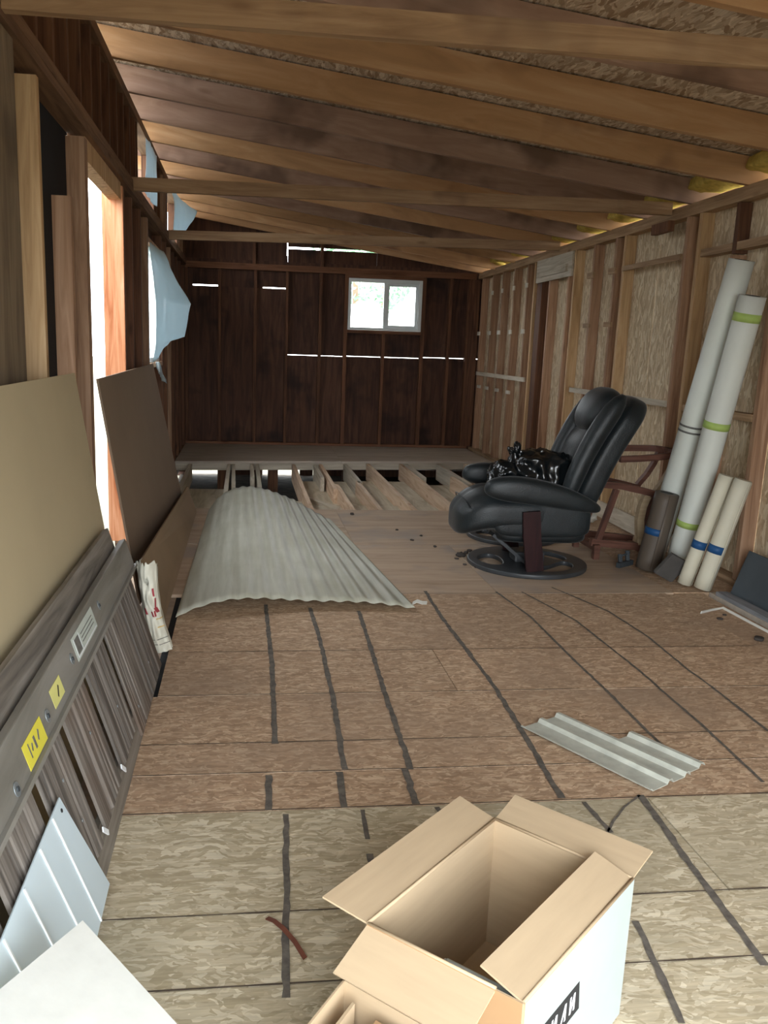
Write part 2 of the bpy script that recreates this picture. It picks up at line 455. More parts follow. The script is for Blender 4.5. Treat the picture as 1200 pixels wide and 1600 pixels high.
M['grime'] = plain('joint_grime', '#5a4f45', .95, .1, .3, 20)
for yj, xa in ((1.62, -.385), (1.863, -.385), (2.335, -.385), (2.565, -.36), (2.78, -.36), (3.2, -.335), (3.69, -.335), (4.6, -.335)):
    V = []; F = []; n = 90
    for i in range(n+1):
        x = xa+(2.54-xa)*i/n; q = .0022+.0018*noise.noise((x*9, yj*7, 0))
        V += [(x, yj+q, .0021), (x, yj-q*1.2, .0021)]
    for i in range(n): F.append((2*i, 2*i+1, 2*i+3, 2*i+2))
    mesh('joint_dirt', V, F, M['grime'], floor)
# dark hand drawn lines on the floor (centre lines in metres)
LINES = [
    ([(0.127, 4.4), (0.134, 3.514), (0.121, 2.766)], 0.028),
    ([(0.092, 2.545), (0.086, 2.332)], 0.028),
    ([(0.138, 2.307), (0.116, 1.85), (0.102, 1.578)], 0.022),
    ([(0.365, 4.34), (0.376, 3.836), (0.369, 3.159), (0.347, 2.569)], 0.028),
    ([(0.327, 2.553), (0.319, 2.331)], 0.03),
    ([(0.373, 2.317), (0.366, 2.16)], 0.018),
    ([(0.363, 2.089), (0.361, 2.05)], 0.025),
    ([(0.624, 4.28), (0.607, 3.698), (0.589, 3.214), (0.573, 2.556)], 0.028),
    ([(0.554, 2.561), (0.546, 2.339)], 0.03),
    ([(0.607, 2.317), (0.616, 2.269)], 0.025),
    ([(1.069, 4.647), (1.056, 4.163), (1.069, 3.261), (1.049, 2.783), (1.024, 2.344)], 0.028),
    ([(1.086, 2.317), (1.101, 2.144)], 0.02),
    ([(1.29, 2.347), (1.204, 2.279), (1.134, 2.204), (1.087, 2.145)], 0.01),
    ([(1.025, 2.084), (1.018, 1.918)], 0.024),
    ([(0.993, 1.76), (0.965, 1.566), (0.943, 1.438)], 0.022),
    ([(1.29, 2.347), (1.278, 2.174), (1.259, 1.982), (1.246, 1.758), (1.231, 1.586)], 0.028),
    ([(1.496, 4.63), (1.548, 4.153), (1.538, 3.503), (1.542, 3.174), (1.535, 2.758), (1.538, 2.68)], 0.018),
    ([(1.653, 4.628), (1.776, 4.095), (1.792, 3.401), (1.787, 3.163), (1.781, 2.843), (1.756, 2.401)], 0.016),
    ([(1.874, 4.721), (2.027, 4.255), (2.054, 3.837), (2.028, 3.392), (2.03, 3.14), (2.015, 2.771)], 0.016)]
for pts, wd in LINES:
    P = []
    for (a, b_), (c, d) in zip(pts[:-1], pts[1:]):
        n = max(2, int(math.hypot(c-a, d-b_)/.03))
        for k in range(n): P.append((a+(c-a)*k/n, b_+(d-b_)*k/n))
    P.append(pts[-1]); V = []; F = []
    for i, (x, y) in enumerate(P):
        x0, y0 = P[max(i-1, 0)]; x1, y1 = P[min(i+1, len(P)-1)]
        l = math.hypot(x1-x0, y1-y0); nx, ny = -(y1-y0)/l, (x1-x0)/l
        q = wd/2*(.75+.5*noise.noise((x*22, y*22, 3.1))); r = wd/2*(.75+.5*noise.noise((x*22, y*22, 9.1)))
        V += [(x+nx*q, y+ny*q, .0022), (x-nx*r, y-ny*r, .0022)]
    for i in range(len(P)-1): F.append((2*i, 2*i+1, 2*i+3, 2*i+2))
    mesh('marking_line', V, F, M['marker'], floor)

# ---- ceiling: strand board on rafters, with three cross ties
ceil = empty('ceiling'); tag(ceil, kind='structure')
RD = .165                                        # rafter depth
y = -.9
while y < 12.2:
    y1 = min(y+1.22, 12.3)
    for a, b_ in ((-1.35, 1.1), (1.1, 3.75)):
        slab('roof_panel', ((a, y, zr(a)+RD), (a, y1, zr(a)+RD), (b_, y1, zr(b_)+RD), (b_, y, zr(b_)+RD)), .015, M['roof'], ceil)
    y += 1.22
for yr in (-.62, -.13, .57, 1.27, 1.97, 2.67, 3.37, 4.07, 4.77, 5.47, 6.17, 6.87, 7.57, 8.27, 8.97, 9.7, 10.4, 11.1, 11.72):
    SKEW = 1.0 if 0 < yr < 10.9 else (.5 if yr > 0 else 0)
    beam('rafter', (-1.3, yr+.02+.045*SKEW, zr(-1.3)+RD/2-.008), (3.6, yr+.02-.395*SKEW, zr(3.6)+RD/2-.008), .042, RD-.004, M['rafter_grey' if yr in (6.17, 6.87, 8.27, 9.7, 4.07) else 'rafter'], ceil)
ties = [((-.84, 3.07, 2.465), (3.04, 3.03, 2.465)), ((-.84, 6.34, 2.465), (3.1, 6.13, 2.465)), ((-.84, 9.16, 2.465), (3.16, 8.52, 2.465)), ((-.84, .1, 2.465), (3.0, .1, 2.465))]
for p0, p1 in ties:
    beam('cross_tie', p0, p1, .042, .09, M['tie'], ceil)
for ya, yb in ((3.42, 4.05), (4.12, 4.75), (4.82, 5.45), (5.52, 6.15), (6.22, 6.85), (6.92, 7.55), (7.62, 8.25), (8.32, 8.95), (9.02, 9.68), (9.75, 10.38), (10.45, 11.08), (11.15, 11.66)):
    xr = 2.96+.0226*ya; ya -= .34; yb -= .34
    def df(p, q):
        n = noise.noise_vector((q.x*14+ya, q.y*14, q.z*14))
        return q + n*.018
    puff('eave_infill', (.22, yb-ya-.03, .085), (xr+.03, (ya+yb)/2, zr(xr)+.095), M['yellow_infill'], ceil, rot=(0, .145, 0), ex=5, n=5, deform=df)  # yellow lumps filling the gaps between rafter ends

# ---- right wall (runs a little outwards towards the back)
wr = empty('wall_right', (2.96, 0, 0), -math.atan(.0226)); tag(wr, kind='structure')
def rbox(name, b, mat): return box(name, b, M[mat], wr, local=True)
RST = [(11.49, 'stud'), (10.95, 'stud'), (10.49, 'stud'), (9.99, 'stud'), (9.48, 'stud'), (9.22, 'stud_pale'), (8.70, 'stud'), (8.15, 'stud'), (8.0, 'stud_pale'),
       (7.53, 'stud'), (7.05, 'stud'), (6.87, 'stud_pale'), (5.83, 'stud'), (5.65, 'stud_pale'), (4.72, 'stud'), (4.25, 'stud'), (3.8, 'stud'), (3.3, 'stud'), (2.8, 'stud'), (2.3, 'stud'), (1.8, 'stud'),
       (1.3, 'stud'), (.8, 'stud'), (.3, 'stud'), (-.2, 'stud')]
for y, m_ in RST: rbox('stud', (0, .09, y, y+.042, .045, 2.372), m_)
rbox('stud', (0, .09, 5.2, 5.242, .045, 2.05), 'stud'); rbox('stud', (0.01, .09, 5.2, 5.245, 2.06, 2.37), 'stud_dark')
rbox('post', (0, .09, 8.96, 9.12, .045, 2.372), 'stud_dark')
rbox('top_plate', (0, .09, -.65, 11.75, 2.375, 2.417), 'plate'); rbox('top_plate', (0.004, .09, -.65, 11.75, 2.419, 2.459), 'plate')
rbox('bottom_plate', (0, .09, -.65, 11.75, 0, .042), 'plate')
rbox('wind_board', (-.022, -.002, 5.3, 7.9, .012, .15), 'lath')
ys = [-.65, -.1, 1.1, 2.3, 3.5, 4.72, 5.22, 6.44, 7.66, 8.88, 10.1, 11.3, 11.85]
for a, b_ in zip(ys[:-1], ys[1:]): rbox('strand_board_panel', (.092, .104, a+.002, b_-.002, -.46, 2.46), 'osb_wall')
rbox('lath', (-.018, -.001, 5.87, 7.85, 1.04, 1.085), 'lath'); rbox('lath', (-.018, -.001, 9.3, 11.5, 1.07, 1.12), 'lath')
rbox('blocking', (.0, .06, 4.77, 5.64, 1.03, 1.075), 'plate')
rbox('lath', (-.018, -.001, 5.88, 6.88, 2.085, 2.125), 'plate'); rbox('blocking', (.01, .09, 5.25, 5.645, 2.08, 2.13), 'plate'); rbox('blocking', (.01, .09, 4.77, 5.195, 2.08, 2.13), 'plate')
rbox('header_board', (-.02, -.001, 8.05, 9.12, 2.14, 2.372), 'lath'); rbox('notched_block', (-.045, -.021, 8.15, 8.95, 2.19, 2.26), 'lath')
for y in (9.48, 9.99, 10.49, 10.95, 11.49):
    rbox('spacer_block', (-.02, -.001, y-.03, y+.07, 1.61, 1.66), 'tag_pale')
for y in (9.9, 10.4, 10.9, 11.3): rbox('spacer_block', (-.02, -.001, y-.05, y+.09, .90, .94), 'tag_pale')
for y in (9.45, 9.95, 10.45, 10.9): rbox('spacer_block', (-.016, -.001, y, y+.06, 2.12, 2.17), 'tag_pale')
for y in (7.53, 7.05): rbox('spacer_block', (-.02, -.001, y-.04, y+.1, 1.64, 1.68), 'plate'); rbox('spacer_block', (-.02, -.001, y-.04, y+.1, 2.08, 2.13), 'plate')
rbox('junction_block', (-.05, -.001, 6.05, 6.32, 2.30, 2.374), 'stud_dark')

# ---- back wall
wb = empty('wall_back', (0, YB, 0)); tag(wb, kind='structure')
def bbox(name, b, mat): return box(name, b, M[mat], wb, local=True)
YS0, YS1 = .092, .106
for x in (-.8, -.36, .12, .55, 1.01, 2.83): bbox('stud', (x, x+.042, 0, .09, .045, 2.368), 'stud_dark')
for x in (1.36, 2.445): bbox('stud', (x, x+.05, 0, .09, .045, 2.368), 'stud_dark')
for x in (1.90,): bbox('stud', (x, x+.042, 0, .09, .045, 1.585), 'stud_dark')
bbox('window_sill', (1.41, 2.445, 0, .09, 1.587, 1.63), 'plate_x'); bbox('window_header', (1.41, 2.445, 0, .09, 2.325, 2.367), 'plate_x')
bbox('top_plate', (-.8, 3.2, 0, .09, 2.37, 2.45), 'plate_x'); bbox('bottom_plate', (-.8, 3.2, 0, .09, .013, .045), 'plate_x')
# siding: gaps between the sheets let daylight through
def sid(x0, x1, z0, z1): bbox('siding_sheet', (x0, x1, YS0, YS1, z0, z1), 'siding')
sid(-.92, .568, -.33, 2.142)
sid(-.92, -.76, -.46, -.332); sid(-.28, .27, -.46, -.332); sid(.80, .99, -.46, -.332); sid(1.12, 3.5, -.46, -.332)
bbox('corner_post', (3.10, 3.26, -.0, .10, .045, 2.368), 'stud_dark')
sid(-.92, -.70, 2.142, 2.5); sid(-.70, -.352, 2.160, 2.5); sid(-.352, .245, 2.142, 2.5); sid(.245, .568, 2.158, 2.5)
sid(.568, 1.40, -.33, 1.257); sid(.568, 1.40, 1.265, 2.5)
sid(1.40, 2.455, -.33, 1.263); sid(1.40, 2.455, 1.272, 1.62); sid(1.40, 2.455, 2.33, 2.5)
sid(2.455, 3.5, -.33, 1.278); sid(2.455, 3.5, 1.287, 2.5)
def gable(x0, x1, z0, z1=None):
    a = z1 if z1 else zr(x0)+RD-.02; b_ = z1 if z1 else zr(x1)+RD-.02
    V = [(x, y, z) for y in (YS0, YS1) for x, z in ((x0, z0), (x1, z0), (x1, b_), (x0, a))]
    mesh('gable_sheet', V, [(0,1,2,3), (7,6,5,4), (0,4,5,1), (1,5,6,2), (2,6,7,3), (3,7,4,0)], M['siding'], wb, local=True)
gable(-.92, .562, 2.50); gable(.562, .575, 2.50, 2.58); gable(.562, .575, 2.80); gable(.577, 1.80, 2.50, 2.672); gable(.577, 1.80, 2.70); gable(1.802, 3.5, 2.50)
bbox('gable_batten', (1.02, 1.06, .02, .09, 2.45, 2.95), 'stud_dark'); bbox('gable_batten', (.1, .14, .02, .09, 2.45, 3.05), 'stud_dark')
# window in the back wall
wn = empty('window_1', (0, YB, 0)); tag(wn, kind='structure')
def fr(b, mat='white_frame'): return box('window_frame', b, M[mat], wn, local=True, bevel=.004)
x0, x1, z0, z1 = 1.412, 2.443, 1.632, 2.322
fr((x0, x0+.04, .0, .1, z0, z1)); fr((x1-.045, x1, .0, .1, z0, z1)); fr((x0+.04, x1-.045, .0, .1, z0, z0+.035)); fr((x0+.04, x1-.045, .0, .1, z1-.05, z1))
fr((1.91, 1.955, .035, .09, z0+.035, z1-.05))
fr((1.955, 1.99, .05, .085, z0+.035, z1-.05)); fr((x1-.085, x1-.045, .05, .085, z0+.035, z1-.05)); fr((1.99, x1-.085, .05, .085, z0+.035, z0+.075)); fr((1.99, x1-.085, .05, .085, z1-.09, z1-.05))
box('window_pane', (x0+.04, 1.91, .06, .064, z0+.035, z1-.05), M['glass'], wn, local=True)
box('window_pane', (1.99, x1-.085, .066, .07, z0+.075, z1-.09), M['glass'], wn, local=True)

# ---- left wall with the big opening, a far window hole and two upper holes
wl = empty('wall_left', (XL, 0, 0)); tag(wl, kind='structure')
def lbox(name, b, mat): return box(name, b, M[mat], wl, local=True)     # x: 0 is the inner stud face, negative is outwards
for y, m_, t in ((3.58, 'stud_pale', .042), (4.56, 'stud', .09), (6.35, 'stud_dark', .042), (6.85, 'stud_dark', .042), (7.30, 'stud', .09),
                 (8.52, 'stud_dark', .06), (9.0, 'stud_dark', .042), (9.5, 'stud', .042), (10.0, 'stud_dark', .042), (10.5, 'stud_dark', .042), (11.0, 'stud_dark', .042), (11.6, 'stud_dark', .042),
                 (3.1, 'stud', .042), (2.6, 'stud', .042), (2.1, 'stud', .042), (1.6, 'stud', .042), (1.1, 'stud', .042), (.6, 'stud', .042), (.1, 'stud', .042), (-.4, 'stud', .042)):
    lbox('stud', (-.09, 0, y, y+t, .0, 2.378), m_)
lbox('stud', (-.09, -.004, 4.20, 4.242, .0, 2.04), 'stud')
lbox('jamb', (-.135, 0, 5.90, 5.945, .0, 2.378), 'stud_red'); lbox('stud', (-.09, 0, 5.947, 5.99, .0, 2.378), 'stud_dark')
lbox('bottom_plate', (-.09, 0, -.65, 4.56, -.02, 0), 'plate_dark'); lbox('bottom_plate', (-.09, 0, 5.9, 11.75, -.02, 0), 'plate_dark')
lbox('lower_plate', (-.10, .02, -.65, 11.75, 2.40, 2.44), 'plate_dark'); lbox('lower_plate', (-.10, .02, -.65, 11.75, 2.442, 2.49), 'plate_dark')
lbox('opening_header', (-.09, -.01, 4.65, 5.9, 2.29, 2.398), 'stud_pale')
lbox('upper_plate', (-.10, .012, -.65, 11.75, 2.965, 3.027), 'plate_dark')
yy = -.6
while yy < 11.7:
    if not (6.75 < yy < 7.8 or 9.2 < yy < 10.4):
        lbox('cripple_stud', (-.09, 0, yy, yy+.042, 2.49, 2.965), 'stud_dark' if int(yy*10) % 3 else 'stud')
    yy += .30
for y in (6.72, 7.86, 9.18, 10.44): lbox('cripple_stud', (-.09, 0, y, y+.042, 2.49, 2.965), 'stud_dark')
def lsheet(y0, y1, z0, z1, mat='siding_left'): lbox('siding_sheet', (-.104, -.092, y0, y1, z0, z1), mat)
for a, b_ in ((-.65, .9), (.9, 2.1), (2.1, 3.3), (3.3, 4.62)): lsheet(a, b_-.003, -.4, 2.44, 'tar' if a > 3 else 'siding_left')
lsheet(5.947, 7.39, -.4, 2.44); lsheet(8.53, 9.6, -.4, 2.44); lsheet(9.603, 10.8, -.4, 2.44); lsheet(10.803, 11.86, -.4, 2.44)
lsheet(7.39, 8.53, -.4, 1.2); lsheet(7.39, 8.53, 2.2, 2.44)
lbox('window_sill', (-.09, 0, 7.39, 8.52, 1.16, 1.2), 'stud'); lbox('window_header', (-.09, 0, 7.39, 8.52, 2.2, 2.24), 'stud')
for a, b_ in ((-.65, 1.0), (1.0, 3.2), (3.2, 5.2), (5.2, 6.76), (7.88, 9.2), (10.46, 11.86)): lsheet(a, b_-.003, 2.443, 3.03)
lbox('plywood_lining', (.002, .014, .2, 3.2, .3, 2.38), 'ply_left')
# window frame left standing in the far hole, and in the upper holes
wn2 = empty('window_2', (XL, 0, 0)); tag(wn2, kind='structure')
for b in ((-.11, -.03, 7.395, 7.44, 1.202, 2.198), (-.11, -.03, 8.47, 8.515, 1.202, 2.198), (-.11, -.03, 7.44, 8.47, 1.202, 1.245), (-.11, -.03, 7.44, 8.47, 2.155, 2.198), (-.1, -.05, 7.93, 7.97, 1.245, 2.155)):
    box('window_frame', b, M['white_frame'], wn2, local=True, bevel=.004)

# ---- front wall behind the camera with a wide doorway
wf = empty('wall_front', (0, YF, 0)); tag(wf, kind='structure')
for b in ((-.9, DOOR[0], -.1, 0, -.03, 3.15), (DOOR[1], 3.1, -.1, 0, -.03, 2.6)):
    box('front_panel', b, M['siding'], wf, local=True)
V = [(x, y, z) for y in (-.1, 0) for x, z in ((DOOR[0], DOOR[3]), (DOOR[1], DOOR[3]), (DOOR[1], zr(DOOR[1])+RD-.02), (DOOR[0], zr(DOOR[0])+RD-.02))]
mesh('door_header', V, [(0,1,2,3), (7,6,5,4), (0,4,5,1), (1,5,6,2), (2,6,7,3), (3,7,4,0)], M['siding'], wf, local=True)

portal((XL-.15, 5.27, 1.15), (PI/2, 0, -PI/2), 1.2, 2.2)
portal((1.93, YB+.2, 1.98), (PI/2, 0, PI), 1.0, .7)
portal((XL-.3, 5.5, 3.10), (PI/2, 0, -PI/2), 12.4, .16)

# ================================================================== THINGS
def leather():
    m, t, b = newmat('black_leather', .46, .5)
    v = coords(t, (1, 1, 1), rnd=False)
    f = noisetex(t, v, 140, 2); g = noisetex(t, v, 7, 4)
    t.links.new(ramp(t, g, [(.3, '#11171a'), (.7, '#1d2528')]), b.inputs['Base Color'])
    a = N(t, 'ShaderNodeMath', operation='MULTIPLY_ADD'); a.inputs[1].default_value = 2.5
    t.links.new(g, a.inputs[0]); t.links.new(f, a.inputs[2])
    bump(t, b, a.outputs[0], .25, .006)
    b.inputs['Sheen Weight'].default_value = .12; b.inputs['Sheen Roughness'].default_value = .4
    return m
M['leather'] = leather()
M['dark_base'] = plain('dusty_black_lacquer', '#3b3e41', .38, .5, .3, 6)
M['mahogany'] = wood('mahogany_wood', '#1e0d10', '#2b1416', '#36191a', 'z', .7, .95, 1.05, rough=.4, knots=False)
M['glider'] = wood('red_brown_glider_wood', '#4a3027', '#664438', '#785547', 'x', .6, .9, 1.1, rough=.5, knots=False)
M['glider_pale'] = wood('pale_glider_wood', '#8f7a5e', '#ab9678', '#bda98c', 'x', .6, .95, 1.05, rough=.6, knots=False)
M['bin_bag'] = plain('black_plastic_bag', '#101416', .22, .6, .4, 9)
M['roll_white'] = plain('white_vinyl_roll', '#d9ddd5', .5, .3, .04, 3)
M['roll_cream'] = plain('cream_vinyl_roll', '#cfcab6', .55, .3, .05, 3)
M['roll_brown'] = plain('brown_vinyl_roll', '#5f554b', .5, .3, .08, 3)
M['tape_green'] = plain('green_tape', '#a9c26a', .5, .3, .08, 20)
M['tape_blue'] = plain('blue_tape', '#24507f', .5, .3, .1, 20)
M['tape_grey'] = plain('grey_print', '#6e6d69', .6, .3, .3, 60)
M['slate'] = plain('dark_grey_offcut', '#55524f', .8, .2, .15, 9)
M['navy_panel'] = plain('dark_blue_grey_panel', '#4c5358', .7, .3, .15, 3)
M['grey_plank'] = wood('grey_plank_wood', '#6d6e70', '#86878a', '#999a9c', 'x', .6, .95, 1.05, knots=False)
M['white_trim'] = plain('white_trim', '#dad8cf', .5, .3, .06)
M['card'] = plain('cardboard', '#bba587', .85, .15, .05, 5, stretch=(1, 8, 1))
M['card_out'] = plain('white_printed_cardboard', '#a9b3b1', .6, .3, .04, 5)
M['card_brown'] = plain('brown_carton', '#a98763', .85, .15, .06, 5)
M['card_pink'] = plain('pink_printed_carton', '#cfc6d0', .6, .3, .05, 12)
M['ink'] = plain('black_ink', '#2b2c2e', .7)
M['blue_label'] = plain('blue_label', '#2f6fc4', .5, .3, .04)
M['white_ink'] = plain('white_ink', '#eef2f6', .6)
M['rail'] = wood('grey_rail', '#6f6c64', '#85827a', '#93908a', 'x', .3, .97, 1.03, knots=False, rough=.55)
M['old_plank'] = wood('weathered_plank', '#5c5650', '#80796f', '#989188', 'x', .7, .95, 1.05, knots=False)
M['old_board'] = wood('grooved_weathered_board', '#403c38', '#736c65', '#938c84', 'x', 1.6, .85, 1.12, knots=False, stain='#6a5a4e', stain_at=.55)
M['sticker_yellow'] = plain('yellow_sticker', '#e2d84e', .5, .3, .06, 12)
M['sticker_pale'] = plain('pale_yellow_sticker', '#dfdc8a', .5, .3, .06, 12)
M['sticker_white'] = plain('white_sticker', '#c3ccc4', .5, .3, .06, 12)
M['steel'] = plain('dull_steel', '#9aa1a4', .45, .5, .1, 30, metallic=.6)
M['soffit'] = plain('blue_white_vinyl', '#cfe0e8', .35, .4, .03, 2)
M['soffit_rib'] = plain('white_vinyl_rib', '#eef6f8', .3, .4, .02, 2)
M['drywall'] = plain('white_textured_board', '#e6e8e2', .7, .25, .05, 14, .15)
M['bag'] = plain('white_woven_bag', '#d8d6c6', .6, .3, .08, 10)
M['bag_red'] = plain('red_bag_print', '#a3424a', .6, .3, .1, 10)
M['bag_gold'] = plain('gold_bag_print', '#cdb070', .6, .3, .1, 10)
M['iron'] = plain('dark_iron', '#3a4044', .6, .4, .2, 20)
M['chip'] = plain('dark_debris', '#4a4440', .9, .1, .3, 30)
M['strip'] = plain('brown_strip', '#6b3f30', .7, .3, .15, 20)

# ---- recliner (faces the left wall)
rc = empty('recliner_chair', (1.90, 5.28, 0))
tag(rc, 'black leather swivel recliner on a round dark base with mahogany supports', 'chair')
def disc_base(name, parent, loc, R, holes, mat, th=.03):
    cu = bpy.data.curves.new(name, 'CURVE'); cu.dimensions = '2D'; cu.fill_mode = 'BOTH'; cu.extrude = th/2-.006; cu.bevel_depth = .006; cu.bevel_resolution = 2
    def sp(pts):
        s = cu.splines.new('POLY'); s.points.add(len(pts)-1)
        for p, q in zip(s.points, pts): p.co = (q[0], q[1], 0, 1)
        s.use_cyclic_u = True
    sp([(R*math.cos(a*PI/36), R*math.sin(a*PI/36)) for a in range(72)])
    for (ang, rad, sr, st) in holes:
        c, s_ = math.cos(ang), math.sin(ang)
        P = []
        for k in range(36):
            q = k*PI/18
            rr = rad + sr*math.cos(q); tt = st*math.sin(q)
            a2 = ang + tt/rad
            P.append((rr*math.cos(a2), rr*math.sin(a2)))
        sp(P)
    tmp = bpy.data.objects.new(name, cu)
    COL.objects.link(tmp)
    bpy.context.view_layer.update()
    me = bpy.data.meshes.new_from_object(tmp.evaluated_get(bpy.context.evaluated_depsgraph_get()))
    bpy.data.objects.remove(tmp); bpy.data.curves.remove(cu)
    me.materials.clear(); me.materials.append(mat); me.name = name
    o = bpy.data.objects.new(name, me); COL.objects.link(o); o.location = (loc[0], loc[1], loc[2]+th/2)
    return attach(o, parent)
H4 = [(PI, .25, .085, .15), (-.9, .25, .075, .2), (.75, .25, .075, .19), (1.75, .27, .05, .06)]
tag(disc_base('base_ring', rc, (1.90, 5.28, 0.001), .39, H4, M['dark_base']), 'dusty dark ring base with cut-outs')
box('hub', (1.80, 2.0, 5.20, 5.36, .03, .10), M['dark_base'], rc, bevel=.012)
for y in (4.975, 5.585):
    ribbon('support', [(1.87, y, .032), (1.855, y, .14), (1.835, y, .26), (1.82, y, .42)], .03, .112, M['mahogany'], rc, side=(0, 1, 0))
beam('brace', (1.62, 5.16, .235), (1.86, 5.16, .04), .11, .02, M['dark_base'], rc, up=(0, 0, 1))
beam('brace', (1.62, 5.40, .235), (1.86, 5.40, .04), .11, .02, M['dark_base'], rc, up=(0, 0, 1))
puff('underframe', (.60, .44, .17), (1.93, 5.26, .275), M['leather'], rc, ex=6)
def seat_d(p, q):
    q.z += .035*max(0, 1-abs(p.y)**2)*(1 if p.z > 0 else .2)
    if p.x < -.4: q.z -= .10*((-p.x-.4)/.6)**1.6
    q.z -= .012*math.exp(-((p.y-.05)/.05)**2)*(1 if p.z > 0 else 0)
    return q
st_ = puff('seat', (.74, .56, .24), (1.74, 5.27, .385), M['leather'], rc, ex=3.6, n=16, deform=seat_d)
tube('seam', [(1.44, 5.04, .425), (1.425, 5.1, .455), (1.42, 5.27, .47), (1.425, 5.44, .455), (1.44, 5.50, .425)], .004, M['leather'], st_, 8)
def arm_d(p, q):
    k = (p.x+1)/2
    q.z *= 1-.45*k**2; q.y *= 1-.25*k**3
    q.z += .05*math.sin(min(1, k)*PI)*.6
    return q
for y in (4.985, 5.60):
    puff('armrest', (.76, .14, .18), (1.89 if y < 5.3 else 1.87, y, .505), M['leather'], rc, rot=(0, .17, 0), ex=2.8, n=12, deform=arm_d)
for y in (5.03, 5.53):
    puff('side_apron', (.62, .07, .22), (1.91, y, .355), M['leather'], rc, ex=5, n=6)
LEAN = .42
Rl = Matrix.Rotation(LEAN, 4, 'Y'); cb = Vector((2.265, 5.28, .775))
def bk(v): return cb + Rl @ Vector(v)
def back_d(p, q):
    q.y *= 1 + .05*p.z - .12*max(0, p.z-.7)/.3 - .12*max(0, -p.z-.3)
    q.x += .05*p.z*p.z
    return q
bo = puff('backrest', (.17, .56, .86), bk((.035, 0, 0)), M['leather'], rc, rot=(0, LEAN, 0), ex=4.5, n=14, deform=back_d)
def pad_d(p, q):
    q.x += .05*p.z*p.z + .02*math.exp(-(p.z/.25)**2)*(1 if p.x < 0 else 0)
    q.x += .018*math.exp(-((p.y)/.10)**2)*math.exp(-((p.z+.35)/.25)**2)*(1 if p.x < 0 else 0)
    q.y *= 1-.18*max(0, -p.z)
    return q
puff('back_cushion', (.12, .40, .66), bk((-.085, 0, -.10)), M['leather'], rc, rot=(0, LEAN, 0), ex=3.2, n=14, deform=pad_d)
def head_d(p, q):
    q.x += .012*math.sin(p.z*6)*0 + .04*p.z*p.z*.6
    q.y *= 1-.1*max(0, -p.z)
    return q
puff('headrest', (.15, .42, .32), bk((-.10, 0, .26)), M['leather'], rc, rot=(0, LEAN+.05, 0), ex=3.0, n=12, deform=head_d)
for y in (-.235, .235):
    P = [bk((-.10+.05*z*z*5.4, y*(1+.06*z), z)) for z in (-.38, -.3, -.2, -.1, 0, .1, .2, .28, .35, .39)]
    tube('side_bolster', P, .05, M['leather'], rc, 14, radii=[.025, .05, .058, .06, .062, .064, .064, .06, .045, .02])
for y, z in ((-.1, -.12), (.1, -.12), (0, -.25)):
    puff('tuft_button', (.012, .03, .03), bk((-.15, y, z)), M['leather'], rc, rot=(0, LEAN, 0), ex=2.2, n=3)

rc.rotation_euler.z = -.06

# ---- footstool base behind the recliner
fs_ = empty('footstool_base', (2.06, 6.10, 0)); tag(fs_, 'small dark ring base standing behind the recliner', 'stool base')
disc_base('base_ring', fs_, (2.06, 6.10, .001), .34, [(PI, .21, .075, .12), (-.9, .21, .07, .15), (.8, .21, .07, .15)], M['dark_base'])
box('post', (2.0, 2.12, 6.04, 6.16, .03, .2), M['dark_base'], fs_, bevel=.01)

# ---- black plastic bag on the recliner's seat
bb = empty('plastic_bag', (1.93, 5.30, .5)); tag(bb, 'black glossy plastic bag tied in a knot on the recliner seat', 'bag')
def crum(amp, fr_, off):
    def d(p, q):
        v = Vector((q.x*fr_+off, q.y*fr_, q.z*fr_))
        a = 1-abs(noise.noise(v)*2); b_ = 1-abs(noise.noise(v*2.1)*2)
        n = q.normalized()
        q = q + n*amp*(a-.5) + n*amp*.5*(b_-.5)
        return q
    return d
puff('bag_body', (.42, .40, .30), (1.96, 5.28, .615), M['bin_bag'], bb, ex=3.4, n=22, deform=crum(.035, 9, 1.3))
puff('bag_fold', (.20, .26, .23), (1.70, 5.26, .575), M['bin_bag'], bb, ex=2.6, n=16, deform=crum(.03, 11, 7.3))
tube('bag_neck', [(1.785, 5.28, .67), (1.775, 5.28, .71), (1.765, 5.28, .745), (1.77, 5.28, .765)], .03, M['bin_bag'], bb, 12, radii=[.05, .03, .018, .026])
puff('bag_knot', (.045, .05, .085), (1.775, 5.27, .785), M['bin_bag'], bb, ex=2.4, n=8, deform=crum(.012, 40, 2.0))
puff('bag_knot', (.035, .045, .05), (1.735, 5.27, .77), M['bin_bag'], bb, rot=(0, -.6, 0), ex=2.4, n=8, deform=crum(.01, 40, 5.0))

# ---- wooden glider frame behind the recliner
gl = empty('glider_frame', (2.7, 5.55, 0)); tag(gl, 'red-brown wooden glider rocker frame without cushions behind the recliner', 'rocking chair')
hp = [(2.56, 5.42, .705), (2.70, 5.42, .712), (2.84, 5.43, .722), (2.93, 5.455, .732)]
hp += [(2.93+.075*math.sin(a), 5.58-.125*math.cos(a), .735+.006*a) for a in (.4, .8, 1.2, 1.57, 2.0, 2.4, 2.8)]
hp += [(2.90, 5.71, .752), (2.78, 5.72, .75), (2.62, 5.72, .745)]
ribbon('top_rail', hp, .042, .035, M['glider'], gl, side=(0, 0, 1))
ribbon('arm', [(2.47, 5.46, .525), (2.6, 5.46, .515), (2.75, 5.455, .485), (2.88, 5.45, .455)], .07, .045, M['glider'], gl, side=(0, 1, 0))
ribbon('arm', [(2.47, 5.74, .525), (2.6, 5.74, .515), (2.75, 5.745, .485), (2.88, 5.75, .455)], .05, .04, M['glider'], gl, side=(0, 1, 0))
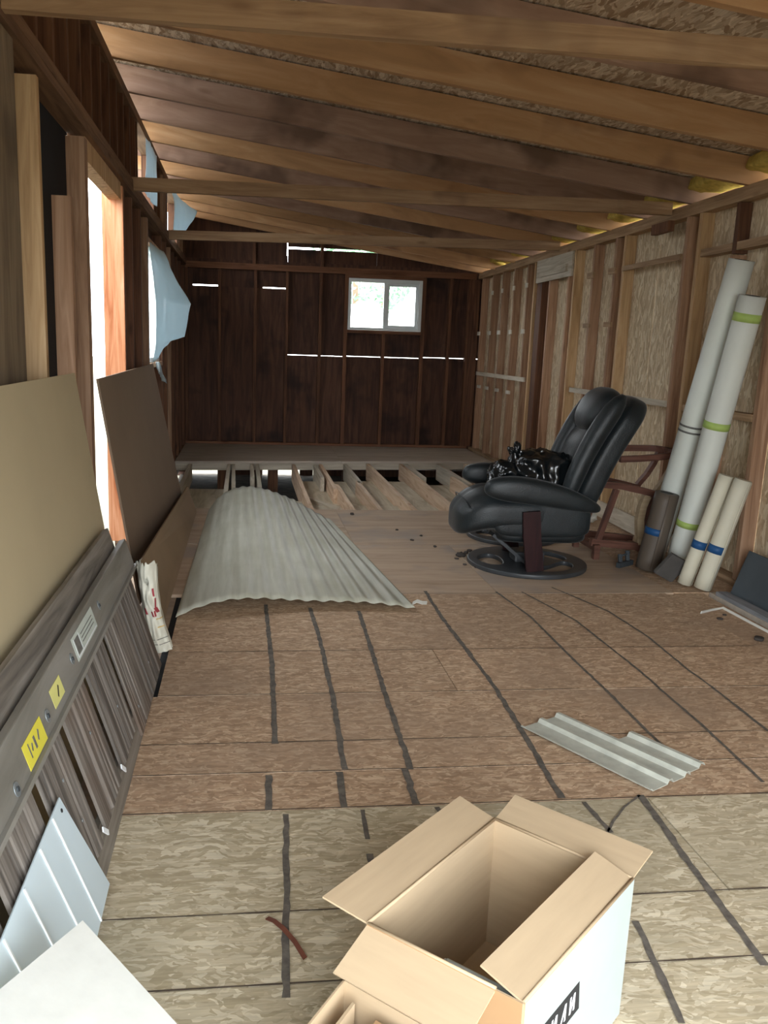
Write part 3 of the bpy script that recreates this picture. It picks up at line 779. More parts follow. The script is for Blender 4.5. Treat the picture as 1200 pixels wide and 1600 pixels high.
ribbon('back_post', [(2.985, 5.46, .72), (2.955, 5.46, .64), (2.915, 5.46, .56), (2.865, 5.46, .48)], .045, .03, M['glider_pale'], gl, side=(0, 1, 0))
ribbon('back_post', [(2.985, 5.70, .735), (2.955, 5.71, .64), (2.915, 5.72, .56), (2.865, 5.74, .48)], .045, .03, M['glider'], gl, side=(0, 1, 0))
ribbon('curved_support', [(2.80, 5.46, .445), (2.775, 5.46, .37), (2.765, 5.46, .28), (2.775, 5.46, .19), (2.79, 5.46, .10)], .05, .05, M['glider_pale'], gl, side=(0, 1, 0))
ribbon('curved_support', [(2.852, 5.455, .44), (2.825, 5.455, .36), (2.815, 5.455, .28), (2.82, 5.455, .19), (2.835, 5.455, .10)], .055, .02, M['glider'], gl, side=(0, 1, 0))
beam('leg', (2.575, 5.46, .49), (2.475, 5.46, .13), .04, .035, M['glider'], gl, up=(1, 0, 0))
beam('leg', (2.575, 5.74, .49), (2.475, 5.74, .13), .04, .035, M['glider'], gl, up=(1, 0, 0))
beam('base_rail', (2.42, 5.46, .115), (2.86, 5.46, .075), .045, .05, M['glider'], gl)
beam('base_rail', (2.42, 5.74, .115), (2.86, 5.74, .075), .045, .05, M['glider'], gl)
for x, z in ((2.45, .112), (2.83, .078)):
    beam('cross_rail', (x, 5.40, z-.03), (x, 5.80, z-.03), .045, .04, M['glider'], gl)
    for y in (5.42, 5.78): box('foot', (x-.02, x+.02, y-.02, y+.02, .0, z-.048), M['glider'], gl)

# ---- rolls leaning on the right wall
def roll(name, label, p0, p1, r, mat, bands, group=None, core=True, seg=28, flap=None):
    e = empty(name, p0); tag(e, label, 'roll', group)
    p0 = Vector(p0); p1 = Vector(p1); ax = (p1-p0).normalized()
    lift = r*math.sqrt(max(0, 1-ax.z**2))
    p0 = p0 + Vector((0, 0, lift))
    n = 8
    pts = [p0+(p1-p0)*k/n for k in range(n+1)]
    o = tube('roll_body', pts, r, M[mat], e, seg)
    # the loose outer edge of the sheet, a thin lip along the roll
    ref = Vector((0, 0, 1)) if abs(ax.z) < .9 else Vector((1, 0, 0))
    u = Vector((-.75, -.65, 0)); u = (u-ax*u.dot(ax)).normalized(); v = ax.cross(u)
    fa = flap if flap is not None else .5
    V = []; F = []
    for q in (0.01, .99):
        c = p0+(p1-p0)*q
        for k in range(8):
            a = fa+k*.22
            rr = r*(1.005+.012*(7-k)/7)+ (.003 if k == 0 else 0)
            V.append(c+(u*math.cos(a)+v*math.sin(a))*rr)
    for k in range(7): F.append((k, k+1, k+9, k+8))
    lp = mesh('sheet_edge', V, F, M[mat], e, True)
    so = lp.modifiers.new('thickness', 'SOLIDIFY'); so.thickness = .003; so.offset = 1
    if core:
        tube('painted_core_hole', [p1-ax*.002, p1+ax*.0015], r*.55, M['ink'], e, 20)  # black disc on the roll end; the hole's shade is painted
    for t_, bw, bm_ in bands:
        c = p0+(p1-p0)*t_
        tube('tape_band', [c-ax*bw/2, c+ax*bw/2], r*1.02+.0012, M[bm_], e, seg)
    return e
roll('vinyl_roll', 'tallest white vinyl roll with grey printed bands leaning on the right wall', (2.82, 5.33, .0), (2.975, 4.93, 1.99), .076, 'roll_white', [(.465, .012, 'tape_grey'), (.483, .012, 'tape_grey')], 'sheet rolls against the right wall', flap=2.5)
roll('vinyl_roll', 'white vinyl roll with green tape bands, just in front of the tallest roll', (2.86, 5.07, .0), (2.965, 4.755, 1.77), .077, 'roll_white', [(.93, .05, 'tape_green'), (.56, .045, 'tape_green'), (.19, .04, 'tape_green')], 'sheet rolls against the right wall', flap=2.4)
roll('vinyl_roll', 'short dark brown vinyl roll with a blue tape band', (2.685, 5.13, .0), (2.755, 5.10, .53), .075, 'roll_brown', [(.50, .045, 'tape_blue')], 'sheet rolls against the right wall', flap=.6)
roll('vinyl_roll', 'short cream roll with blue tape, the nearer one of the low pair', (2.815, 4.665, .0), (2.955, 4.60, .70), .050, 'roll_cream', [(.37, .05, 'tape_blue')], 'sheet rolls against the right wall', core=False, flap=1.0)
roll('vinyl_roll', 'thin cream roll with blue tape, the farther one of the low pair', (2.755, 4.77, .0), (2.905, 4.70, .71), .042, 'roll_cream', [(.37, .05, 'tape_blue')], 'sheet rolls against the right wall', core=False, flap=1.6)
o = beam('flooring_offcut', (2.655, 4.86, .028), (2.735, 4.81, .165), .15, .03, M['slate'], up=(.3, -.9, .3), bevel=.004); tag(o, 'dark grey tilted flooring offcut at the foot of the rolls', 'offcut')
# ---- loose pieces along the right wall
o = slab('leaning_panel', ((2.955, 2.3, -.0), (2.955, 4.57, -.0), (3.045, 4.57, .27), (3.0, 2.3, .27)), .012, M['navy_panel']); tag(o, 'dark blue-grey panel leaning low against the right wall', 'panel')
o = beam('grey_plank', (2.895, 2.3, .012), (2.875, 4.55, .012), .07, .024, M['grey_plank']); tag(o, 'long grey plank lying along the right wall', 'plank')
o = ribbon('trim_strip', [(2.548, 4.20, .008), (2.65, 4.26, .004), (2.745, 4.31, -.002), (2.752, 4.2, -.004), (2.757, 4.05, -.005), (2.762, 3.9, -.005), (2.77, 3.6, -.006), (2.775, 3.3, -.006)], .014, .006, M['white_trim'], side=(.4, 0, 1)); tag(o, 'thin white trim strip bent at an angle on the floor edge', 'trim strip')
for k, (x, y, s) in enumerate(((2.62, 4.13, .02), (2.64, 3.80, .035), (2.745, 3.78, .025), (2.69, 4.2, .014))):
    o = puff('wood_scrap', (s*1.6, s*1.3, s*.5), (x, y, -.010+s*.24), M['chip'], rot=(0, 0, k*.9), ex=4, n=3); tag(o, 'small dark wood scrap on the edge board by the right wall', 'scrap', 'scraps on the edge board')
# clamp lying by the brown roll
cl = empty('iron_clamp', (2.60, 5.22, 0)); tag(cl, 'dark iron clamp lying on the floor left of the brown roll', 'clamp')
beam('clamp_bar', (2.50, 5.17, .02), (2.64, 5.26, .02), .03, .035, M['iron'], cl, bevel=.004)
beam('clamp_jaw', (2.53, 5.20, .035), (2.53, 5.22, .085), .02, .025, M['iron'], cl, up=(1, 0, 0), bevel=.003)
beam('clamp_jaw', (2.60, 5.24, .035), (2.60, 5.26, .10), .02, .025, M['iron'], cl, up=(1, 0, 0), bevel=.003)
tube('clamp_screw', [(2.53, 5.215, .07), (2.62, 5.265, .085)], .007, M['iron'], cl, 10)
o = puff('white_rag', (.12, .09, .08), (2.93, 6.68, .038), M['white_trim'], ex=2.6, n=10, deform=crum(.015, 25, 3)); tag(o, 'small crumpled white rag on the floor behind the recliner', 'rag')
o = slab('plywood_scrap', ((2.46, 5.88, .008), (2.76, 5.84, .008), (2.80, 6.12, .008), (2.50, 6.2, .008)), .008, M['belly']); tag(o, 'pale plywood scrap lying flat under the glider frame', 'scrap')

# ---- big corrugated sheet, arched, lying on the floor
def big_sheet():
    NU, NV = 150, 26; V = []; F = []
    fl, frr = Vector((-.335, 4.14)), Vector((.93, 4.26)); bl, br = Vector((-.285, 6.86)), Vector((.70, 6.98))
    for j in range(NV+1):
        v = j/NV
        a = fl.lerp(bl, v); b_ = frr.lerp(br, v)
        hgt = .062+.16*v**1.4
        for i in range(NU+1):
            u = i/NU
            p = a.lerp(b_, u)
            s = u**.62
            arch = math.sin(PI*s)**1.25*hgt
            arch += (1-v)*.012*math.sin(u*9)
            z = .010+arch+.005*math.cos(2*PI*u*14)*(.5+.5*min(1, u*3)) + .005
            y = p.y + .10*math.sin(PI*u)*(1-v) - .05*math.sin(PI*u)*v
            if u > .72: y -= .35*v*((u-.72)/.28)**1.3
            V.append((p.x, y, z))
    for j in range(NV):
        for i in range(NU):
            q = j*(NU+1)+i; F.append((q, q+1, q+NU+2, q+NU+1))
    o = mesh('corrugated_sheet', V, F, M['fibre'], None, True)
    s = o.modifiers.new('thickness', 'SOLIDIFY'); s.thickness = .003; s.offset = 1
    return o
tag(big_sheet(), 'large arched grey-green corrugated fibreglass sheet in the middle of the floor', 'corrugated sheet')
def small_sheet():
    # long strip of three pans with upstanding ribs; the far pan is shorter
    e = empty('corrugated_scrap', (1.3, 2.65, 0)); tag(e, 'small white-grey ribbed sheet scrap on the floor beside the carton', 'corrugated sheet')
    A, B = Vector((1.05, 2.836)), Vector((1.318, 2.372)); C_, D = Vector((1.245, 2.975)), Vector((1.66, 2.53))
    du = (B-A).normalized(); dn = Vector((-du.y, du.x))
    prof = [(0, .010), (.006, .011), (.013, .002), (.085, .003), (.094, .017), (.106, .017), (.115, .003), (.172, .003), (.181, .018), (.193, .018), (.203, .003), (.262, .003), (.272, .018), (.286, .018), (.296, .006)]
    L = (B-A).length+.02
    def strip(name, lo, hi, s0, s1):
        pr = [p for p in prof if lo <= p[0] <= hi]; V = []; F = []
        for k in range(13):
            s = s0+(s1-s0)*k/12
            for d, z in pr:
                q = A+du*s+dn*d
                V.append((q.x+.03*d/.3, q.y, z+.004))
        n = len(pr)
        for k in range(12):
            for i in range(n-1): F.append((k*n+i, k*n+i+1, (k+1)*n+i+1, (k+1)*n+i))
        o = mesh(name, V, F, M['fibre_pale'], e, False)
        so = o.modifiers.new('thickness', 'SOLIDIFY'); so.thickness = .0025; so.offset = 0
    strip('long_pan', 0, .204, 0, L); strip('short_pan', .202, .3, L*.46, L*.98)
M['fibre_pale'] = plain('pale_fibreglass', '#b9bbb0', .45, .4, .16, 16)
small_sheet()
o = ribbon('brown_strip', [(.068, 1.838, .004), (.085, 1.815, .012), (.105, 1.785, .014), (.13, 1.742, .011), (.152, 1.692, .004)], .011, .003, M['strip'], side=(.8, .5, .2)); tag(o, 'thin curved brown strip lying on the floor left of the carton', 'strip')
o = ribbon('white_shred', [(.945, 4.40, .004), (.975, 4.42, .012), (1.0, 4.40, .008), (1.03, 4.41, .004)], .035, .004, M['white_trim'], side=(.3, 1, .2)); tag(o, 'small white shred at the right edge of the big corrugated sheet', 'scrap')
for k, (x, y, s) in enumerate(((1.50, 5.48, .05), (1.56, 5.56, .03), (1.45, 5.40, .022), (1.55, 5.40, .026), (1.47, 5.25, .02), (1.53, 5.18, .024), (1.38, 5.75, .022), (1.25, 5.95, .02), (1.6, 5.62, .03), (1.2, 6.3, .018), (1.35, 6.1, .02), (.92, 6.9, .03))):
    o = puff('debris_chip', (s*1.3, s, s*.55), (x, y, s*.26), M['chip'], rot=(0, 0, k*1.3), ex=2.6, n=4, deform=crum(s*.25, 60, k*3.1)); tag(o, 'small dark debris chip on the floor in front of the recliner', 'debris', 'debris chips near the recliner')
    if k == 0: o['label'] = 'largest dark debris chip left of the recliner base'
    if k == 11: o['label'] = 'dark debris chip at the edge of the open joists'

# ---- left side: panels leaning on the left wall
o = slab('wall_panel', ((-.515, .9, .0), (-.50, 3.63, .0), (-.70, 3.63, 1.255), (-.70, .9, 1.255)), .012, M['tan']); tag(o, 'large tan wallboard sheet leaning on the left wall, nearest the camera', 'wallboard')
o = slab('wall_panel', ((-.545, 4.42, .0), (-.50, 7.16, .0), (-.725, 6.93, 1.215), (-.745, 4.47, 1.195)), .012, M['brown_panel']); tag(o, 'grey-brown wallboard sheet leaning on the left wall past the opening', 'wallboard')
o = slab('wall_panel', ((-.395, 3.93, .0), (-.385, 6.95, .0), (-.478, 7.28, .165), (-.495, 3.93, .345)), .010, M['brown_panel2']); tag(o, 'low light brown board in front of the grey-brown wallboard sheet', 'wallboard')

# slatted grooved panel with a long rail
sp_ = empty('slatted_panel', (-.36, 2.3, 0)); tag(sp_, 'weathered grey panel of grooved boards under a long rail with stickers', 'wood panel')
A0 = Vector((-.34, 0, 0)); ad = Vector((-.18, 0, .56)).normalized(); an = Vector((.56, 0, .18)).normalized()
def sl(y, h, off=0.0): return A0 + Vector((0, y, 0)) + ad*h + an*off
def sboard(name, y0, y1, h0, h1, off, th, mat, par=sp_):
    o = slab(name, (sl(y0, h0, off), sl(y1, h0, off), sl(y1, h1, off), sl(y0, h1, off)), th, mat, par)
    return o
def gboard(y0, y1, h0, h1):
    """board with rounded grooves running along its length (up the panel)"""
    W = y1-y0; n = 64; V = []; F = []; rnd = random.Random(int(y0*1000))
    gv = [(rnd.uniform(.02, W-.02), rnd.uniform(.0015, .0065), rnd.uniform(.003, .008)) for i in range(11)]
    pr = []
    for i in range(n+1):
        s = W*i/n; d = 0
        for g_, ga, gw in gv: d -= ga*math.exp(-((s-g_)/gw)**2)
        pr.append((s, d))
    cen = sl((y0+y1)/2, (h0+h1)/2)
    L = h1-h0
    for hx in (-L/2, L/2):
        for s, d in pr: V.append((hx, s-W/2, d))
    for hx in (-L/2, L/2): V += [(hx, -W/2, -.010), (hx, W/2, -.010)]
    m = n+1
    for i in range(n): F.append((i, i+1, m+i+1, m+i))
    b0 = 2*m
    F += [(0, m, b0+2, b0), (m-1, b0+1, b0+3, 2*m-1), (b0, b0+2, b0+3, b0+1)]
    F.append(tuple([b0+1]+[n-i for i in range(n+1)]+[b0])); F.append(tuple([b0+2]+[m+i for i in range(n+1)]+[b0+3]))
    o = mesh('board', V, F, M['old_board'])
    Rm = Matrix((ad, Vector((0, 1, 0)), an)).transposed()
    if Rm.determinant() < 0: Rm = Matrix((ad, Vector((0, 1, 0)), an)).transposed()
    mt = Rm.to_4x4(); mt.translation = cen
    o.matrix_world = mt
    return attach(o, sp_)
for y0, y1 in ((.70, 1.07), (1.13, 1.44), (1.50, 1.785), (1.845, 2.08), (2.145, 2.415), (2.475, 2.76), (2.825, 3.15), (3.185, 3.50)):
    gboard(y0, y1, .075 if y1 < 2.9 else .02, .56)
sboard('bottom_batten', .7, 3.48, .0, .10, -.012, .02, M['old_plank'])
sboard('back_plank', .7, 3.48, .50, .665, -.014, .02, M['old_plank'])
rl = beam('rail', sl(.7, .52, .014), sl(3.53, .53, .014), .028, .125, M['rail'], sp_, up=ad, bevel=.004)
beam('rail_lip', sl(.7, .462, .034), sl(3.53, .472, .034), .012, .012, M['rail'], sp_, up=ad)
def stick(y0, y1, h0, h1, mat, off=.0293, sk=.05):
    return slab('sticker', (sl(y0, h0, off), sl(y1, h0, off), sl(y1+sk*0, h1, off), sl(y0, h1, off)), .0006, M[mat], rl)
def ink(pts, w_, mat, off=.0300):
    for (ya, ha), (yb, hb) in zip(pts[:-1], pts[1:]):
        beam('print_mark', sl(ya, ha, off), sl(yb, hb, off), w_, .0004, M[mat], rl, up=an)
s1 = stick(2.345, 2.66, .50, .57, 'sticker_white')
ink([(2.362, .507), (2.362, .563)], .004, 'white_ink'); ink([(2.362, .507), (2.645, .507)], .004, 'white_ink'); ink([(2.43, .507), (2.43, .563)], .004, 'white_ink')
slab('sticker', (sl(2.372, .512, .0299), sl(2.424, .512, .0299), sl(2.424, .558, .0299), sl(2.372, .558, .0299)), .0003, M['tape_grey'], rl)
for h in (.525, .537, .549): ink([(2.45, h), (2.63, h)], .003, 'tape_grey')
stick(2.035, 2.145, .495, .545, 'sticker_pale'); ink([(2.085, .508), (2.11, .53)], .007, 'ink')
stick(1.755, 1.915, .475, .535, 'sticker_yellow')
ink([(1.835, .492), (1.835, .522)], .012, 'tape_grey'); ink([(1.86, .50), (1.875, .52)], .008, 'tape_grey'); ink([(1.79, .49), (1.79, .525)], .006, 'tape_grey'); ink([(1.805, .50), (1.815, .515)], .007, 'tape_grey')
for y, h in ((1.965, .51), (1.655, .49), (2.295, .53), (2.76, .54)):
    c = sl(y, h, .029)
    tube('bolt', [c, c+an*.002], .016, M['steel'], sp_, 20); tube('bolt_head', [c+an*.002, c+an*.005], .006, M['iron'], sp_, 12)
for y in (2.475, 2.13):
    beam('staple_tag', sl(y, .075, .004), sl(y-.03, .105, .004), .014, .004, M['white_ink'], sp_, up=an)
for y, h in ((3.28, .12), (3.1, .45), (2.65, .22), (2.3, .3), (2.0, .2), (1.98, .33), (2.9, .1)):
    c = sl(y, h, .0); tube('nail_head', [c, c+an*.002], .005, M['steel'], sp_, 10)

# blue-white soffit panel leaning in front of the slatted panel
so_ = empty('soffit_panel', (-.37, 1.6, 0)); tag(so_, 'blue-white grooved vinyl soffit panel standing against the slatted panel', 'vinyl panel')
def sv(y, h, off=.012): return A0 + Vector((0, y, 0)) + ad*h + an*off
y0s, y1s = 1.05, 1.945
slab('vinyl_sheet', (sv(y0s, .004, .014), sv(1.975, .02, .014), sv(1.885, .335, .014), sv(y0s, .335, .014)), .003, M['soffit'], so_)
for y in (1.80, 1.68, 1.545, 1.40, 1.25):
    beam('rib', sv(y+.035, .018, .015), sv(y, .33, .015), .005, .004, M['soffit_rib'], so_, up=an)
c = sv(1.865, .31, .014); tube('painted_nail_hole', [c, c+an*.002], .005, M['ink'], so_, 10)  # black dot: shade of a hole painted on, nothing is cut
# white board in the near left corner
P1 = Vector((-.30, 1.468, .30)); ea = Vector((.197, -.226, -.04)).normalized(); eb = Vector((-.096, -.203, .03)).normalized()
o = slab('white_board', (P1, P1+eb*.345, P1+eb*.345+ea*.36, P1+ea*.36), .010, M['drywall']); tag(o, 'white textured board leaning in the near left corner', 'board')

# torn feed bag between the slatted panel and the low board
fb = empty('torn_bag', (-.36, 3.75, 0)); tag(fb, 'torn white woven bag with red print standing behind the slatted panel', 'bag')
def bag_pt(u, v, off=0.0):
    # u across 0..1, v up 0..1
    xl_ = -.425-.065*v; xr_ = -.318-.075*v-.02*math.sin(v*PI)
    x = xl_+(xr_-xl_)*u
    n = noise.noise((u*2.4, v*6, 2.2))*.02+.012*noise.noise((u*7, v*9, 5.1))
    y = 3.72+.09*v-.045*math.sin(PI*u)+n
    return Vector((x, y-off, .005+.395*v))
V = []; F = []; NU, NV = 20, 36
for j in range(NV+1):
    for i in range(NU+1):
        u, v = i/NU, j/NV
        if j == NV: v += .05*noise.noise((u*13, 4.4, 1))+.02*math.sin(u*37)
        V.append(bag_pt(u, v))
hole = (9.5, 28)
for j in range(NV):
    for i in range(NU):
        if math.hypot((i-hole[0])*1.1, (j-hole[1])) < 1.8: continue
        q = j*(NU+1)+i; F.append((q, q+1, q+NU+2, q+NU+1))
o = mesh('bag_front', V, F, M['bag'], fb, True); s_ = o.modifiers.new('thickness', 'SOLIDIFY'); s_.thickness = .0015
V = [Vector((p[0], p[1]+.03, p[2])) for p in V]
F = [(j*(NU+1)+i, j*(NU+1)+i+1, (j+1)*(NU+1)+i+1, (j+1)*(NU+1)+i) for j in range(NV-3) for i in range(NU)]
o = mesh('bag_back', V, F, M['bag'], fb, True); s_ = o.modifiers.new('thickness', 'SOLIDIFY'); s_.thickness = .0015
def patch(u0, u1, v0, v1, mat, skew=0.0):
    n = 6; V = []; F = []
    for j in range(n+1):
        for i in range(n+1):
            a, b_ = i/n, j/n
            V.append(bag_pt(u0+(u1-u0)*a+skew*b_, v0+(v1-v0)*b_, .003))
    for j in range(n):
        for i in range(n): F.append((j*(n+1)+i, j*(n+1)+i+1, (j+1)*(n+1)+i+1, (j+1)*(n+1)+i))
    mesh('bag_print', V, F, M[mat], fb, True)
for a in ((.72, .82, .62, .72, 'bag_red'), (.80, .95, .44, .50, 'bag_red', -.1), (.55, .66, .40, .46, 'bag_red', -.05), (.2, .32, .42, .5, 'bag_red', -.05), (.68, .76, .40, .47, 'bag_red'), (.75, .82, .50, .60, 'bag_red', .04),
          (.70, 1.0, .36, .372, 'bag_gold'), (.68, 1.0, .27, .282, 'bag_gold'), (.1, 1.0, .14, .147, 'tape_grey'), (.2, 1.0, .08, .087, 'tape_grey')): patch(*a)

# ---- open cardboard carton
HB = .33
Bc, Lc, Rc_, Nc = Vector((.591, 1.715, 0)), Vector((.242, 1.38, 0)), Vector((.815, 1.475, 0)), Vector((.475, 1.165, 0))
up = Vector((0, 0, HB))
o1 = Vector((-.33, .35, 0)).normalized(); o2 = Vector((.35, .33, 0)).normalized()
ct = empty('carton', (.53, 1.44, 0)); tag(ct, 'large open cardboard carton with all four flaps spread and white outside', 'carton')
mm = [M['card'], M['card_out']]
def wallp(a, b_, out='card_out'): slab('side', (a+Vector((0, 0, .004)), b_+Vector((0, 0, .004)), b_+up, a+up), .004, None, ct, mats=[M['card'], M[out]])
wallp(Lc, Bc); wallp(Bc, Rc_); wallp(Rc_, Nc); wallp(Nc, Lc, 'card_brown')
slab('bottom', (Bc+Vector((0, 0, .005)), Lc+Vector((0, 0, .005)), Nc+Vector((0, 0, .005)), Rc_+Vector((0, 0, .005))), .004, None, ct, mats=[M['card'], M['card']])
def flap(a, b_, dira, ua, ub, da, db, inset=.0):
    e = (b_-a).normalized()*inset
    a1 = a+up+dira*da+Vector((0, 0, ua))+e; b1 = b_+up+dira*db+Vector((0, 0, ub))-e
    pts = (a+up, b_+up, b1, a1)
    n = (pts[1]-pts[0]).cross(pts[3]-pts[0])
    slab('flap', pts if n.z > 0 else pts[::-1], .004, None, ct, mats=mm)
    a2, b2 = a+up, b_+up
    tube('crease', [a2, b2], .0035, M['card'], ct, 8)
flap(Lc, Bc, o1, .012, .012, .105, .105, -.012)
flap(Bc, Rc_, o2, .018, .018, .10, .10, -.004)
flap(Lc.lerp(Nc, .84), Lc, -o2, -.045, -.045, .10, .10, .0)
flap(Rc_, Nc, o1, .025, .025, .085, .085, .0)
# dark name band printed on the white right side
def cs(s, h, off=.0046): return Rc_.lerp(Nc, s)+Vector((0, 0, h))-o1*off
bnd = [(.50, .17), (.95, .17), (.95, .235), (.52, .235)]
slab('logo_band', [cs(a, b_) for a, b_ in bnd][::-1], .0004, M['ink'], ct)
for k, s in enumerate((.56, .64, .72, .80, .88)):
    for (a, b_) in (((0, .185), (0, .222)), ((0, .222), (.035, .185)), ((.035, .185), (.035, .222)))[:3 if k % 2 == 0 else 2]:
        beam('logo_mark', cs(s+a[0], a[1], .0052), cs(s+b_[0], b_[1], .0052), .006, .0005, M['white_ink'], ct, up=-o1)

# ---- second carton in front of it, with packing inside
c2 = empty('small_carton', (.28, 1.12, 0)); tag(c2, 'low open carton with pink printed side in front of the large carton', 'carton')
e1 = Vector((.73, -.68, 0)).normalized(); e2 = Vector((-.60, -.80, 0)).normalized()
Q0 = Vector((.195, 1.336, 0)); Q1 = Q0+e1*.40; Q2 = Q0+e2*.24; Q3 = Q1+e2*.24; h2 = .245
mm2 = [M['card'], M['card_pink']]
u2 = Vector((0, 0, h2)); zf = Vector((0, 0, .004))
for a, b_ in ((Q0, Q1), (Q1, Q3), (Q3, Q2), (Q2, Q0)):
    slab('side', (a+zf, b_+zf, b_+u2, a+u2), .004, None, c2, mats=mm2)
slab('bottom', (Q0+zf, Q2+zf, Q3+zf, Q1+zf), .004, None, c2, mats=[M['card'], M['card']])
def inbox(name, label, s0, s1, d0, d1, h, mat, cat='box'):
    e = empty(name, Q0+e1*s0+e2*d0); tag(e, label, cat)
    P = [Q0+e1*a+e2*b_+Vector((0, 0, .006)) for a, b_ in ((s0, d0), (s0, d1), (s1, d1), (s1, d0))]
    V = P+[p+Vector((0, 0, h)) for p in P]
    mesh('box_body', V, [(0, 1, 2, 3)[::-1], (4, 5, 6, 7), (0, 1, 5, 4), (1, 2, 6, 5), (2, 3, 7, 6), (3, 0, 4, 7)], M[mat], e)
    return e
inbox('packing_divider', 'thin tan cardboard divider standing in the low open carton', .03, .036, .02, .22, .225, 'card', 'divider')
e = inbox('brown_box', 'brown box with black curved print and blue label inside the low carton', .085, .275, .025, .225, .222, 'card_brown')
def tp(s, d): return Q0+e1*s+e2*d+Vector((0, 0, .2285))
arc = [tp(.115+.075*(1-math.cos(a)), .03+.11*math.sin(a)) for a in [k*.15 for k in range(0, 11)]]
ribbon('print_arc', arc, .012, .0005, M['ink'], e, side=(.6, .6, 0))
slab('label', (tp(.17, .07), tp(.17, .14), tp(.265, .14), tp(.265, .07)), .0004, M['blue_label'], e)
for (a, b_) in (((.20, .09), (.20, .12)), ((.20, .12), (.222, .12)), ((.235, .09), (.235, .12))):
    beam('label_mark', tp(*a), tp(*b_), .006, .0008, M['white_ink'], e)
inbox('brown_box', 'narrow brown box at the right end inside the low carton', .285, .385, .02, .2, .215, 'card_brown')
# plastic rimmed tray inside the big carton
ty = empty('plastic_tray', (.52, 1.36, .0)); tag(ty, 'pale plastic tray standing inside the large carton', 'tray')
T0 = Lc.lerp(Nc, .40)+o2*.02; T1 = Lc.lerp(Nc, .95)+o2*.02
for a, b_ in ((T0, T1), (T1, T1+o2*.055), (T1+o2*.055, T0+o2*.055), (T0+o2*.055, T0)):
    tube('tray_rim', [a+Vector((0, 0, .265)), b_+Vector((0, 0, .265))], .007, M['soffit'], ty, 10)
    slab('tray_side', (a+Vector((0, 0, .01)), b_+Vector((0, 0, .01)), b_+Vector((0, 0, .265)), a+Vector((0, 0, .265))), .003, M['soffit'], ty)
slab('tray_floor', (T0+Vector((0, 0, .012)), T1+Vector((0, 0, .012)), T1+o2*.055+Vector((0, 0, .012)), T0+o2*.055+Vector((0, 0, .012))), .003, M['soffit'], ty)

# ---- plastic sheets over the left wall holes
def film(name, label, cps, nu, nv, mat, amp, fr_, off=0.0, cat='plastic sheet', crisp=False):
    """sheet through a grid of control points (rows top to bottom)"""
    R_, C_ = len(cps), len(cps[0]); V = []; F = []
    def cat_(p, t):
        n = len(p)-1; f = t*n; i = min(int(f), n-1); f -= i
        a = p[max(i-1, 0)]; b_ = p[i]; c = p[i+1]; d = p[min(i+2, n)]
        if crisp: return b_.lerp(c, f)
        return .5*((2*b_)+(c-a)*f+(2*a-5*b_+4*c-d)*f*f+(3*b_-a-3*c+d)*f**3)
    G = [[Vector(p) for p in row] for row in cps]
    for j in range(nv+1):
        row = [cat_([G[r][c] for r in range(R_)], j/nv) for c in range(C_)]
        for i in range(nu+1):
            p = cat_(row, i/nu)
            p = p+noise.noise_vector((p.x*fr_+off, p.y*fr_, p.z*fr_*.5))*amp
            V.append(p)
    for j in range(nv):
        for i in range(nu): q = j*(nu+1)+i; F.append((q, q+1, q+nu+2, q+nu+1))
    o = mesh(name, V, F, M[mat], None, True)
    s = o.modifiers.new('thickness', 'SOLIDIFY'); s.thickness = .0012
    tag(o, label, cat); return o
M['tarp'] = plain('pale_grey_tarp', '#8d9097', .6, .3, .12, 5, .5)
film('tarp', 'crinkled pale grey tarp hanging outside the big left opening', [[(-1.85, 2.6, 2.3), (-1.82, 5.2, 2.3), (-1.85, 7.2, 2.3)], [(-1.9, 2.6, 1.0), (-1.84, 5.2, 1.0), (-1.9, 7.2, 1.0)], [(-1.86, 2.6, -.44), (-1.88, 5.2, -.44), (-1.86, 7.2, -.44)]], 120, 60, 'tarp', .05, 6, cat='tarp')
tf = empty('tarp_stand', (-1.95, 5, -.46)); tag(tf, 'wooden post frame that carries the tarp outside the left opening', 'frame')
for y in (2.6, 5.0, 7.2): beam('post', (-1.97, y, -.46), (-1.97, y, 2.36), .06, .06, M['stud_dark'], tf, up=(1, 0, 0))
beam('rail', (-1.90, 2.5, 2.33), (-1.90, 7.3, 2.33), .04, .05, M['stud_dark'], tf)
film('plastic_sheet', 'milky plastic sheet billowing inwards from the far left window hole', [
    [(-.785, 7.42, 2.20), (-.78, 7.8, 2.20), (-.765, 8.1, 2.21), (-.75, 8.3, 2.2)],
    [(-.775, 7.43, 2.0), (-.73, 7.70, 2.0), (-.69, 7.9, 2.02), (-.665, 8.05, 2.03)],
    [(-.755, 7.44, 1.76), (-.66, 7.66, 1.74), (-.57, 7.85, 1.75), (-.49, 8.0, 1.735)],
    [(-.75, 7.46, 1.52), (-.69, 7.64, 1.49), (-.62, 7.8, 1.46), (-.55, 7.98, 1.44)],
    [(-.765, 7.47, 1.38), (-.74, 7.56, 1.36), (-.70, 7.70, 1.37), (-.66, 7.82, 1.40)],
    [(-.785, 7.47, 1.20), (-.775, 7.55, 1.22), (-.75, 7.62, 1.25), (-.735, 7.66, 1.30)]], 40, 50, 'film', .012, 9, 3.0, crisp=True)
film('plastic_shred', 'torn plastic shred hanging below the far left window hole', [[(-.775, 7.6, 1.20), (-.775, 7.75, 1.21), (-.77, 7.9, 1.2)], [(-.765, 7.7, 1.13), (-.755, 7.82, 1.12), (-.74, 7.95, 1.11)], [(-.75, 7.95, 1.03), (-.735, 8.03, 1.02), (-.72, 8.1, 1.0)]], 14, 16, 'film', .012, 14)
